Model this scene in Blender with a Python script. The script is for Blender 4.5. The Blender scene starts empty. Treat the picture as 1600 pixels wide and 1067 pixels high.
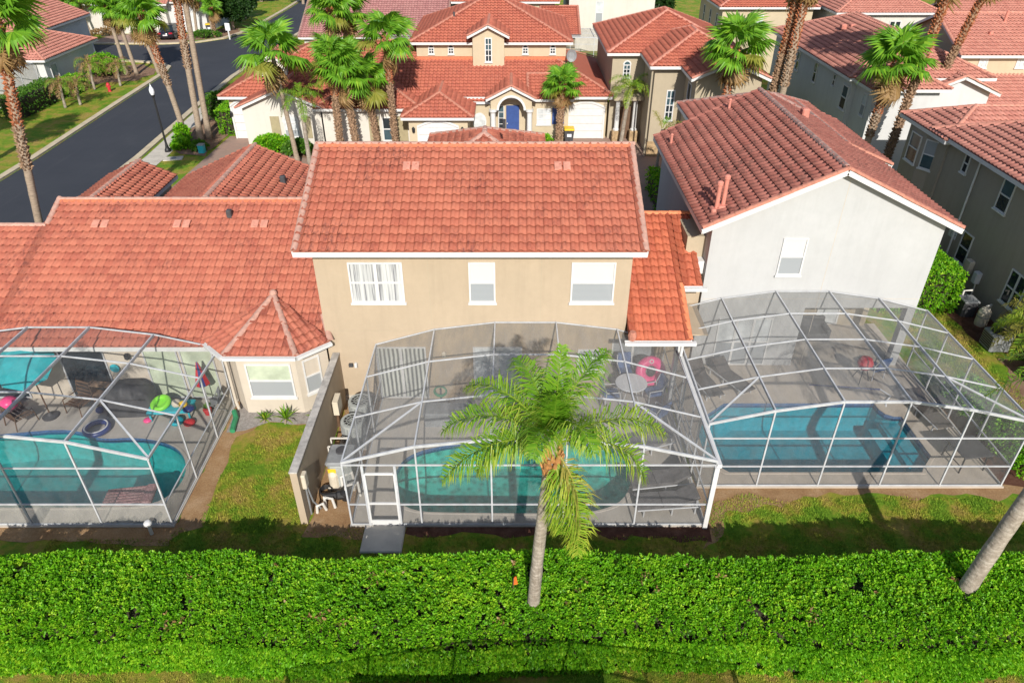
import bpy, bmesh, math, random
import numpy as np
from mathutils import Vector, Matrix, noise
from mathutils.geometry import tessellate_polygon
random.seed(7)
RNG = np.random.default_rng(7)
R = math.radians
SC = bpy.context.scene
COL = SC.collection

# ------------------------------------------------------------------ camera, sky, sun, exposure
cam_d = bpy.data.cameras.new('camera')
cam = bpy.data.objects.new('camera', cam_d)
COL.objects.link(cam)
SC.camera = cam
cam.location = (0, 0, 16)
cam.rotation_euler = (R(90 - 33.66), 0, 0)
cam_d.sensor_fit = 'HORIZONTAL'
cam_d.sensor_width = 36
cam_d.lens = 36 * 1110 / 1600
cam_d.clip_start = .1
cam_d.clip_end = 2000
SUN_EL, SUN_AZ = 32.0, 5.0          # sun behind the camera, a little to the right
world = bpy.data.worlds.new('World')
SC.world = world
world.use_nodes = True
wn = world.node_tree
sky = wn.nodes.new('ShaderNodeTexSky')
sky.sky_type = 'NISHITA'
sky.sun_disc = False
sky.sun_elevation = R(SUN_EL)
sky.sun_rotation = R(180 - SUN_AZ)
sky.air_density = 1.0
sky.dust_density = 1.0
bg = wn.nodes['Background']
bg.inputs[1].default_value = .112
wn.links.new(sky.outputs[0], bg.inputs[0])
sun_d = bpy.data.lights.new('sun', 'SUN')
sun_d.energy = 5.0
sun_d.angle = R(.5)
sun_d.color = (1, .945, .85)
sun = bpy.data.objects.new('sun', sun_d)
COL.objects.link(sun)
sdir = Vector((-math.sin(R(SUN_AZ)) * math.cos(R(SUN_EL)), math.cos(R(SUN_AZ)) * math.cos(R(SUN_EL)), -math.sin(R(SUN_EL))))
sun.rotation_euler = sdir.to_track_quat('-Z', 'Y').to_euler()
vs = SC.view_settings
vs.view_transform = 'Standard'
vs.look = 'None'
vs.exposure = .2
vs.gamma = 1
vs.use_curve_mapping = False
cy = SC.cycles
cy.max_bounces = 7
cy.diffuse_bounces = 3
cy.glossy_bounces = 3
cy.transmission_bounces = 4
cy.transparent_max_bounces = 24

# ------------------------------------------------------------------ materials
def new_mat(name):
    m = bpy.data.materials.new(name)
    m.use_nodes = True
    nt = m.node_tree
    return m, nt, nt.nodes, nt.links, nt.nodes['Principled BSDF']

def mixc(nt, fac, a, b, mode='MIX'):
    n = nt.nodes.new('ShaderNodeMix')
    n.data_type = 'RGBA'
    n.blend_type = mode
    for sock, v in ((n.inputs[0], fac), (n.inputs[6], a), (n.inputs[7], b)):
        if isinstance(v, (int, float)):
            sock.default_value = v
        elif isinstance(v, tuple):
            sock.default_value = (*v[:3], 1)
        else:
            nt.links.new(v, sock)
    return n.outputs[2]

def ramp(nt, val, stops, const=False):
    n = nt.nodes.new('ShaderNodeValToRGB')
    e = n.color_ramp.elements
    while len(e) < len(stops):
        e.new(.5)
    for i, (p, c) in enumerate(stops):
        e[i].position = p
        e[i].color = (*c, 1) if isinstance(c, tuple) else (c, c, c, 1)
    if const:
        n.color_ramp.interpolation = 'CONSTANT'
    nt.links.new(val, n.inputs[0])
    return n.outputs[0]

def pos(nt, scale=(1, 1, 1)):
    g = nt.nodes.new('ShaderNodeNewGeometry')
    mp = nt.nodes.new('ShaderNodeMapping')
    mp.inputs['Scale'].default_value = scale
    nt.links.new(g.outputs['Position'], mp.inputs[0])
    return mp.outputs[0]

def noi(nt, vec, scale, detail=4, rough=.6):
    n = nt.nodes.new('ShaderNodeTexNoise')
    n.inputs['Scale'].default_value = scale
    n.inputs['Detail'].default_value = detail
    n.inputs['Roughness'].default_value = rough
    nt.links.new(vec, n.inputs['Vector'])
    return n.outputs[0]

def bump(nt, bsdf, h, strength, dist=.02):
    b = nt.nodes.new('ShaderNodeBump')
    b.inputs['Strength'].default_value = strength
    b.inputs['Distance'].default_value = dist
    nt.links.new(h, b.inputs['Height'])
    nt.links.new(b.outputs[0], bsdf.inputs['Normal'])

def mul(c, k):
    return tuple(min(1, x * k) for x in c)

def plain(name, col, rough=.6, var=.08, scale=4., bmp=0, bscale=60., spec=.4, metal=0, col2=None, stretch=(1, 1, 1)):
    m, nt, N, L, b = new_mat(name)
    p = pos(nt, stretch)
    f = ramp(nt, noi(nt, p, scale), [(.3, 0.), (.7, 1.)])
    c = mixc(nt, f, mul(col, 1 - var), col2 if col2 else mul(col, 1 + var))
    L.new(c, b.inputs['Base Color'])
    b.inputs['Roughness'].default_value = rough
    b.inputs['Specular IOR Level'].default_value = spec
    b.inputs['Metallic'].default_value = metal
    if bmp:
        bump(nt, b, noi(nt, p, bscale, 3), bmp, .01)
    return m

def stucco(name, col, stain=.1):
    m, nt, N, L, b = new_mat(name)
    p = pos(nt)
    ps = pos(nt, (1.5, 1.5, .12))
    a = ramp(nt, noi(nt, p, .45, 5), [(.3, 0.), (.75, 1.)])
    s = ramp(nt, noi(nt, ps, 2.2, 5, .7), [(.48, 0.), (.8, 1.)])
    c = mixc(nt, a, mul(col, .93), mul(col, 1.06))
    c = mixc(nt, ramp(nt, noi(nt, p, 3.5, 5, .75), [(.4, 0.), (.75, .35)]), c, mul(col, .84))
    st = nt.nodes.new('ShaderNodeMath')
    st.operation = 'MULTIPLY'
    st.inputs[1].default_value = stain * 2
    L.new(s, st.inputs[0])
    c = mixc(nt, st.outputs[0], c, mul(col, .62))
    L.new(c, b.inputs['Base Color'])
    b.inputs['Roughness'].default_value = .92
    b.inputs['Specular IOR Level'].default_value = .15
    bump(nt, b, noi(nt, p, 45, 4, .7), .35, .012)
    return m

def tile_mat(name, base, alt, dirt, dirt_amt, attr):
    """clay tile: tint per tile, weathered patches, dark algae at large scale"""
    m, nt, N, L, b = new_mat(name)
    p = pos(nt)
    if attr:
        a = N.new('ShaderNodeAttribute')
        a.attribute_name = 'rnd'
        rnd = a.outputs['Fac']
    else:
        a = N.new('ShaderNodeObjectInfo')
        rnd = a.outputs['Random']
    c = mixc(nt, ramp(nt, rnd, [(0., 0.), (.6, .45), (.97, 1.)]), base, alt)
    fine = noi(nt, p, 9, 5, .7)
    c = mixc(nt, ramp(nt, fine, [(.35, 0.), (.75, .55)]), c, mul(base, 1.22))
    patch = ramp(nt, noi(nt, p, .55, 6, .65), [(.40, 0.), (.64, 1.)])
    k = N.new('ShaderNodeMath')
    k.operation = 'MULTIPLY'
    k.inputs[1].default_value = dirt_amt
    L.new(patch, k.inputs[0])
    spk = ramp(nt, noi(nt, pos(nt, (3.2, 1, 1)), 3.3, 5, .75), [(.46, 0.), (.66, 1.)])
    k2 = N.new('ShaderNodeMath')
    k2.operation = 'MULTIPLY'
    L.new(k.outputs[0], k2.inputs[0])
    L.new(spk, k2.inputs[1])
    c = mixc(nt, k2.outputs[0], c, dirt)
    L.new(c, b.inputs['Base Color'])
    b.inputs['Roughness'].default_value = .8
    b.inputs['Specular IOR Level'].default_value = .25
    bump(nt, b, noi(nt, p, 60, 3), .3, .006)
    return m

def leaf_mat(name, dark, mid, light, trans=.3, rough=.5, spec=.35):
    m, nt, N, L, b = new_mat(name)
    a = N.new('ShaderNodeAttribute')
    a.attribute_name = 'rnd'
    c = ramp(nt, a.outputs['Fac'], [(0., dark), (.5, mid), (1., light)])
    c = mixc(nt, ramp(nt, noi(nt, pos(nt), 1.1, 3), [(.35, 0.), (.7, .5)]), c, mid)
    L.new(c, b.inputs['Base Color'])
    b.inputs['Roughness'].default_value = rough
    b.inputs['Specular IOR Level'].default_value = spec
    t = N.new('ShaderNodeBsdfTranslucent')
    L.new(mixc(nt, 1., c, (1.0, 1.0, .45), 'MULTIPLY'), t.inputs[0])
    mx = N.new('ShaderNodeMixShader')
    mx.inputs[0].default_value = trans
    L.new(b.outputs[0], mx.inputs[1])
    L.new(t.outputs[0], mx.inputs[2])
    L.new(mx.outputs[0], N['Material Output'].inputs[0])
    return m

def grass_color(nt):
    p = pos(nt)
    big = noi(nt, p, .8, 6, .7)
    c = ramp(nt, big, [(.32, (.13, .28, .017)), (.45, (.21, .35, .025)), (.53, (.40, .37, .05)), (.62, (.52, .34, .10))])
    f = ramp(nt, noi(nt, p, 5, 4, .7), [(.3, 0.), (.7, 1.)])
    return mixc(nt, f, mixc(nt, .45, c, (.04, .12, .008)), c)

def grass_mat(name, blades):
    m, nt, N, L, b = new_mat(name)
    c = grass_color(nt)
    p = pos(nt)
    if blades:
        a = N.new('ShaderNodeAttribute')
        a.attribute_name = 'rnd'
        c = mixc(nt, a.outputs['Fac'], mixc(nt, .35, c, (.06, .13, .012)), mixc(nt, .3, c, (.36, .44, .05)))
    else:
        c = mixc(nt, ramp(nt, noi(nt, p, 34, 4, .8), [(.35, 0.), (.65, 1.)]), mixc(nt, .4, c, (.03, .06, .008)), c)
        bump(nt, b, noi(nt, p, 30, 4, .8), .9, .05)
    L.new(c, b.inputs['Base Color'])
    b.inputs['Roughness'].default_value = .85
    b.inputs['Specular IOR Level'].default_value = .15
    return m

def screen_mat(name, opac, col, vertical=False):
    m, nt, N, L, b = new_mat(name)
    p = pos(nt)
    f = ramp(nt, noi(nt, pos(nt, (2.5, .5, 1)), 1.3, 5, .7), [(.3, opac * .62), (.75, opac * 1.35)])
    b.inputs['Base Color'].default_value = (*col, 1)
    b.inputs['Roughness'].default_value = .75
    b.inputs['Specular IOR Level'].default_value = .2
    tr = N.new('ShaderNodeBsdfTransparent')
    mx = N.new('ShaderNodeMixShader')
    L.new(f, mx.inputs[0])
    L.new(tr.outputs[0], mx.inputs[1])
    L.new(b.outputs[0], mx.inputs[2])
    L.new(mx.outputs[0], N['Material Output'].inputs[0])
    return m

def water_mat(name, tint):
    m, nt, N, L, b = new_mat(name)
    tr = N.new('ShaderNodeBsdfTransparent')
    tr.inputs[0].default_value = (*tint, 1)
    gl = N.new('ShaderNodeBsdfGlossy')
    gl.inputs['Roughness'].default_value = .04
    fr = N.new('ShaderNodeFresnel')
    fr.inputs[0].default_value = 1.33
    bp = N.new('ShaderNodeBump')
    bp.inputs['Strength'].default_value = .35
    bp.inputs['Distance'].default_value = .05
    L.new(noi(nt, pos(nt), 5.5, 3, .5), bp.inputs['Height'])
    bp.inputs['Distance'].default_value = .022
    L.new(bp.outputs[0], gl.inputs['Normal'])
    L.new(bp.outputs[0], fr.inputs['Normal'])
    ge = N.new('ShaderNodeNewGeometry')      # seen from below the surface lets the light through
    sb = N.new('ShaderNodeMath')
    sb.operation = 'SUBTRACT'
    sb.use_clamp = True
    L.new(fr.outputs[0], sb.inputs[0])
    L.new(ge.outputs['Backfacing'], sb.inputs[1])
    mx = N.new('ShaderNodeMixShader')
    L.new(sb.outputs[0], mx.inputs[0])
    L.new(tr.outputs[0], mx.inputs[1])
    L.new(gl.outputs[0], mx.inputs[2])
    L.new(mx.outputs[0], N['Material Output'].inputs[0])
    return m

def basin_mat(name, col, mott):
    m, nt, N, L, b = new_mat(name)
    p = pos(nt)
    v = N.new('ShaderNodeTexVoronoi')
    v.feature = 'SMOOTH_F1'
    v.inputs['Scale'].default_value = 5.
    L.new(p, v.inputs['Vector'])
    f = ramp(nt, v.outputs['Distance'], [(.1, 0.), (.55, 1.)])
    c = mixc(nt, f, mul(col, 1 - mott), mul(col, 1 + mott))
    c = mixc(nt, ramp(nt, noi(nt, p, 1.2, 5), [(.4, 0.), (.7, .5)]), c, mul(col, .75))
    L.new(c, b.inputs['Base Color'])
    b.inputs['Roughness'].default_value = .9
    return m

def paver_mat(name, c1, c2, c3):
    m, nt, N, L, b = new_mat(name)
    t = N.new('ShaderNodeTexBrick')
    t.inputs['Scale'].default_value = 1
    t.inputs['Brick Width'].default_value = .22
    t.inputs['Row Height'].default_value = .11
    t.inputs['Mortar Size'].default_value = .008
    t.inputs['Color1'].default_value = (*c1, 1)
    t.inputs['Color2'].default_value = (*c2, 1)
    t.inputs['Mortar'].default_value = (*c3, 1)
    p = pos(nt)
    L.new(p, t.inputs['Vector'])
    c = mixc(nt, ramp(nt, noi(nt, p, .8, 5), [(.35, 0.), (.75, .6)]), t.outputs[0], c3)
    L.new(c, b.inputs['Base Color'])
    b.inputs['Roughness'].default_value = .9
    return m

def ground_mat(name, a, b_, c_, scale, bs=1.):
    m, nt, N, L, b = new_mat(name)
    p = pos(nt)
    c = ramp(nt, noi(nt, p, scale, 6, .7), [(.3, a), (.5, b_), (.72, c_)])
    c = mixc(nt, ramp(nt, noi(nt, p, scale * 14, 4, .8), [(.35, 0.), (.65, .5)]), c, mul(a, .55))
    L.new(c, b.inputs['Base Color'])
    b.inputs['Roughness'].default_value = .95
    b.inputs['Specular IOR Level'].default_value = .1
    bump(nt, b, noi(nt, p, 35, 4, .8), bs, .03)
    return m

def asphalt_mat():
    m, nt, N, L, b = new_mat('asphalt')
    p = pos(nt)
    c = ramp(nt, noi(nt, p, .25, 6, .7), [(.3, (.026, .030, .042)), (.6, (.036, .040, .052)), (.8, (.055, .058, .068))])
    c = mixc(nt, ramp(nt, noi(nt, pos(nt, (1, .06, 1)), 1.4, 5, .8), [(.55, 0.), (.8, .5)]), c, (.075, .075, .08))
    c = mixc(nt, ramp(nt, noi(nt, p, 40, 2), [(.35, 0.), (.7, .4)]), c, (.02, .022, .028))
    L.new(c, b.inputs['Base Color'])
    b.inputs['Roughness'].default_value = .85
    bump(nt, b, noi(nt, p, 60, 2), .3, .01)
    return m

def pane_mat(name, col, stripe=None, horiz=False, col2=None, rough=.12):
    m, nt, N, L, b = new_mat(name)
    if stripe:
        w = N.new('ShaderNodeTexWave')
        w.wave_type = 'BANDS'
        w.bands_direction = 'Z' if horiz else 'X'
        w.inputs['Scale'].default_value = stripe
        w.inputs['Distortion'].default_value = .3 if horiz else 1.2
        L.new(pos(nt), w.inputs['Vector'])
        c = mixc(nt, w.outputs['Fac'], col, col2)
    else:
        c = mixc(nt, ramp(nt, noi(nt, pos(nt), 1.7, 4), [(.35, 0.), (.7, 1.)]), mul(col, .8), col2 or mul(col, 1.2))
    L.new(c, b.inputs['Base Color'])
    b.inputs['Roughness'].default_value = rough
    b.inputs['Specular IOR Level'].default_value = .5
    return m

def curtain_mat():
    m, nt, N, L, b = new_mat('curtain_pane')
    f = noi(nt, pos(nt, (9, 1, .25)), 1.6, 4, .65)
    c = ramp(nt, f, [(.33, (.14, .14, .16)), (.42, (.36, .37, .38)), (.55, (.52, .53, .53)), (.75, (.60, .61, .60))])
    L.new(c, b.inputs['Base Color'])
    b.inputs['Roughness'].default_value = .1
    return m

MAT = {}
MAT['tan'] = stucco('tan_stucco', (.425, .342, .25), .12)
MAT['white'] = stucco('white_stucco', (.455, .46, .465), .09)
MAT['cream'] = stucco('cream_stucco', (.52, .46, .385))
MAT['tan2'] = stucco('sand_stucco', (.50, .42, .30))
MAT['tan3'] = stucco('khaki_stucco', (.40, .34, .25))
MAT['grey'] = stucco('taupe_stucco', (.34, .30, .25), .15)
MAT['pale'] = stucco('pale_stucco', (.58, .55, .50))
MAT['bluewhite'] = stucco('cool_white_stucco', (.56, .56, .56))
MAT['trim'] = plain('white_paint', (.60, .60, .60), .45, .06)
MAT['alu'] = plain('white_aluminium', (.46, .47, .49), .4, .15)
MAT['alu_g'] = plain('grey_aluminium', (.46, .47, .49), .4, .1)
MAT['ridge_main'] = plain('weathered_ridge_tile', (.46, .27, .215), .85, .2, 6, .3)
MAT['ridge_red'] = plain('red_ridge_tile', (.44, .185, .13), .85, .22, 6, .3)
MAT['ridge_pink'] = plain('pink_ridge_tile', (.52, .23, .17), .85, .2, 6, .3)
MAT['ridge_brown'] = plain('brown_ridge_tile', (.34, .21, .18), .85, .35, 5, .3)
MAT['ridge_orange'] = plain('orange_ridge_tile', (.62, .21, .10), .85, .2, 6, .3)
MAT['mortar'] = plain('orange_mortar', (.52, .165, .085), .9, .2, 8)
TILES = dict(main=((.385, .130, .083), (.30, .084, .055), (.13, .045, .038), 1.0), left=((.40, .138, .09), (.31, .088, .06), (.15, .05, .042), 1.0),
             link=((.43, .122, .066), (.31, .075, .044), (.20, .06, .03), .8), brown=((.35, .135, .105), (.27, .09, .07), (.085, .05, .042), 1.0),
             red=((.40, .122, .078), (.32, .088, .06), (.24, .10, .08), .5), pink=((.46, .205, .16), (.36, .14, .11), (.28, .13, .11), .5),
             mauve=((.36, .18, .17), (.28, .12, .12), (.16, .09, .09), .7))
for k, (a, b_, c_, d_) in TILES.items():
    MAT['tile_' + k] = tile_mat('roof_tile_' + k, a, b_, c_, d_, False)
    MAT['tiles_' + k] = tile_mat('roof_tiles_' + k, a, b_, c_, d_, True)
MAT['blind'] = pane_mat('white_blind_pane', (.60, .60, .59), 9, True, (.50, .50, .50))
MAT['blindv'] = pane_mat('vertical_blind_pane', (.60, .62, .58), 2.1, False, (.10, .11, .11), .35)
MAT['curtain'] = curtain_mat()
MAT['screenpane'] = pane_mat('screened_pane', (.34, .36, .38), 7, True, (.27, .29, .31))
MAT['greenpane'] = pane_mat('green_glass_pane', (.46, .52, .40))
MAT['dark'] = pane_mat('dark_glass', (.02, .028, .035), rough=.05)
MAT['teal_glass'] = pane_mat('teal_glass', (.05, .09, .11), rough=.05)
MAT['lightpane'] = pane_mat('light_glass', (.55, .58, .60), rough=.1)
MAT['deck'] = plain('pool_deck_concrete', (.43, .395, .35), .85, .1, 1.5, .25, 50)
MAT['deck_w'] = plain('warm_pool_deck', (.47, .41, .345), .85, .1, 1.5, .25, 50)
MAT['concrete'] = plain('concrete', (.50, .46, .40), .9, .14, 2, .3)
MAT['kerb'] = plain('kerb_concrete', (.50, .42, .30), .9, .15, 2, .3)
MAT['wallcap'] = plain('weathered_wall_top', (.36, .34, .32), .9, .3, 4, .4, col2=(.52, .49, .45))
MAT['asphalt'] = asphalt_mat()
MAT['paver'] = paver_mat('brick_paver', (.36, .22, .17), (.29, .19, .155), (.25, .19, .15))
MAT['grass'] = grass_mat('lawn', False)
MAT['blade'] = grass_mat('grass_blades', True)
MAT['sand'] = ground_mat('sandy_soil', (.30, .17, .085), (.40, .25, .13), (.52, .36, .22), 1.3)
MAT['mulch'] = ground_mat('bark_mulch', (.085, .038, .026), (.14, .065, .045), (.22, .12, .085), 3)
MAT['gravel'] = ground_mat('gravel', (.26, .235, .22), (.38, .35, .33), (.52, .49, .46), 9)
MAT['bed'] = ground_mat('garden_bed', (.20, .115, .075), (.30, .19, .13), (.40, .28, .19), 2)
MAT['roofscreen'] = screen_mat('roof_screen', .44, (.28, .278, .27))
MAT['clearscreen'] = screen_mat('clear_roof_screen', .22, (.20, .20, .20))
MAT['wallscreen'] = screen_mat('wall_screen', .30, (.15, .15, .15))
MAT['kickscreen'] = screen_mat('kick_panel_screen', .50, (.34, .33, .30))
MAT['black'] = plain('black_plastic', (.018, .018, .02), .5, .2)
MAT['dkgrey'] = plain('charcoal', (.055, .055, .06), .65, .25)
MAT['midgrey'] = plain('grey_metal', (.22, .23, .24), .55, .2)
MAT['condenser'] = plain('condenser_paint', (.33, .35, .34), .6, .15, 5)
MAT['beige'] = plain('beige_plastic', (.56, .50, .40), .6, .1)
MAT['pvc'] = plain('white_pvc', (.62, .60, .56), .5, .1)
MAT['wood'] = plain('dark_wood', (.13, .075, .045), .7, .3, 5)
MAT['cushion'] = plain('blue_striped_cushion', (.03, .07, .20), .85, .3, 3, col2=(.10, .17, .36))
MAT['sling'] = plain('brown_sling', (.085, .072, .066), .85, .25, 8)
MAT['lounge'] = plain('grey_lounge_cushion', (.12, .115, .12), .9, .3, 5)
MAT['teal'] = plain('teal_canvas', (.02, .33, .37), .8, .12, 3)
MAT['hotpink'] = plain('pink_vinyl', (.80, .07, .25), .35, .08)
MAT['lime'] = plain('lime_plastic', (.20, .62, .03), .4, .1)
MAT['turq'] = plain('turquoise_plastic', (.02, .36, .44), .45, .15)
MAT['redp'] = plain('red_plastic', (.50, .03, .04), .5, .1)
MAT['bluep'] = plain('navy_vinyl', (.02, .04, .17), .35, .15)
MAT['yellow'] = plain('yellow_plastic', (.75, .50, .03), .5, .08)
MAT['greenp'] = plain('green_hose', (.03, .22, .10), .5, .15)
MAT['floral'] = plain('pink_patterned_vinyl', (.20, .06, .075), .5, .5, 26, col2=(.50, .30, .30))
MAT['bluedoor'] = plain('blue_door_paint', (.035, .075, .24), .45, .1)
MAT['shutter'] = plain('khaki_shutter', (.33, .28, .17), .7, .1)
MAT['lampwhite'] = plain('frosted_lamp_glass', (.72, .74, .78), .3, .03)
MAT['stone'] = plain('stacked_stone', (.36, .25, .14), .9, .4, 6, .6, 20)
MAT['vent'] = plain('painted_vent', (.55, .21, .16), .8, .1)
MAT['carpaint'] = plain('dark_car_paint', (.012, .012, .022), .15, .1, spec=.8)
MAT['carred'] = plain('tail_lamp_red', (.35, .015, .03), .2, .1)
MAT['hedge'] = leaf_mat('hedge_leaf', (.05, .20, .007), (.17, .46, .012), (.45, .68, .035), .35)
MAT['shrub'] = leaf_mat('shrub_leaf', (.03, .10, .010), (.07, .19, .016), (.17, .31, .03))
MAT['darkleaf'] = leaf_mat('dark_tree_leaf', (.010, .035, .008), (.022, .065, .012), (.05, .11, .02))
MAT['dead'] = leaf_mat('dry_leaf', (.16, .09, .035), (.28, .17, .07), (.40, .28, .12), .15)
MAT['fan'] = leaf_mat('fan_palm_leaf', (.05, .16, .014), (.14, .34, .022), (.34, .53, .045), .32, .45)
MAT['queen'] = leaf_mat('feather_palm_leaf', (.06, .17, .010), (.15, .33, .018), (.42, .46, .06), .35, .45)
MAT['yellowleaf'] = leaf_mat('yellow_palm_leaf', (.12, .16, .02), (.25, .26, .04), (.40, .33, .08), .3)
MAT['twig'] = plain('hedge_twigs', (.035, .030, .016), .95, .4, 6)
MAT['bark'] = plain('palm_bark', (.30, .235, .175), .9, .35, 5, .6, 30, stretch=(1, 1, 6))
MAT['barkred'] = plain('red_boot_bark', (.33, .115, .05), .9, .5, 7, .6, 25)
def ring_bark():
    m, nt, N, L, b = new_mat('ringed_palm_bark')
    p = pos(nt)
    w = N.new('ShaderNodeTexWave')
    w.wave_type = 'BANDS'
    w.bands_direction = 'Z'
    w.inputs['Scale'].default_value = 2.6
    w.inputs['Distortion'].default_value = 5.
    w.inputs['Detail'].default_value = 4
    w.inputs['Detail Scale'].default_value = 2.5
    L.new(p, w.inputs['Vector'])
    rings = ramp(nt, w.outputs['Fac'], [(.0, 0.), (.18, 1.), (1., .85)])
    lich = ramp(nt, noi(nt, p, 5, 5, .7), [(.35, (.19, .155, .12)), (.55, (.33, .285, .235)), (.75, (.46, .42, .36))])
    c = mixc(nt, rings, (.25, .21, .17), lich)
    c = mixc(nt, ramp(nt, noi(nt, pos(nt, (6, 6, .5)), 3, 4, .7), [(.55, 0.), (.7, .6)]), c, (.12, .095, .075))
    L.new(c, b.inputs['Base Color'])
    b.inputs['Roughness'].default_value = .92
    bump(nt, b, w.outputs['Fac'], .35, .02)
    return m
MAT['barkgrey'] = ring_bark()
MAT['boot'] = plain('dry_leaf_boots', (.25, .16, .10), .9, .6, 9, .5, 20)
MAT['orangeboot'] = plain('orange_leaf_base', (.42, .20, .07), .8, .45, 7)
MAT['w_mid'] = water_mat('green_pool_water', (.30, .80, .77))
MAT['w_left'] = water_mat('teal_pool_water', (.25, .79, .80))
MAT['w_right'] = water_mat('blue_pool_water', (.16, .69, .77))
MAT['b_mid'] = basin_mat('mottled_pool_plaster', (.34, .46, .42), .4)
MAT['b_left'] = basin_mat('pool_plaster', (.34, .50, .48), .12)
MAT['b_right'] = basin_mat('blue_pool_plaster', (.36, .50, .54), .12)
MAT['pooltile'] = plain('blue_waterline_tile', (.05, .11, .24), .3, .4, 14)

# ------------------------------------------------------------------ mesh helpers
WORLD = {}
def base_of(o):
    return WORLD.get(o.name, Vector((0, 0, 0))) if o else Vector((0, 0, 0))

def tag(o, label=None, cat=None, group=None, kind=None):
    for k, v in (('label', label), ('category', cat), ('group', group), ('kind', kind)):
        if v:
            o[k] = v
    return o

def thing(name, label, cat, loc=(0, 0, 0), rz=0, group=None, local=False):
    o = bpy.data.objects.new(name, None)
    o.empty_display_size = .2
    COL.objects.link(o)
    o.location = loc
    o.rotation_euler = (0, 0, rz)
    WORLD[o.name] = Vector((0, 0, 0)) if local else Vector(loc)
    return tag(o, label, cat, group)

def link(name, me, parent, loc=None):
    o = bpy.data.objects.new(name, me)
    COL.objects.link(o)
    if parent:
        o.parent = parent
        WORLD[o.name] = base_of(parent)
    return o

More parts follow.
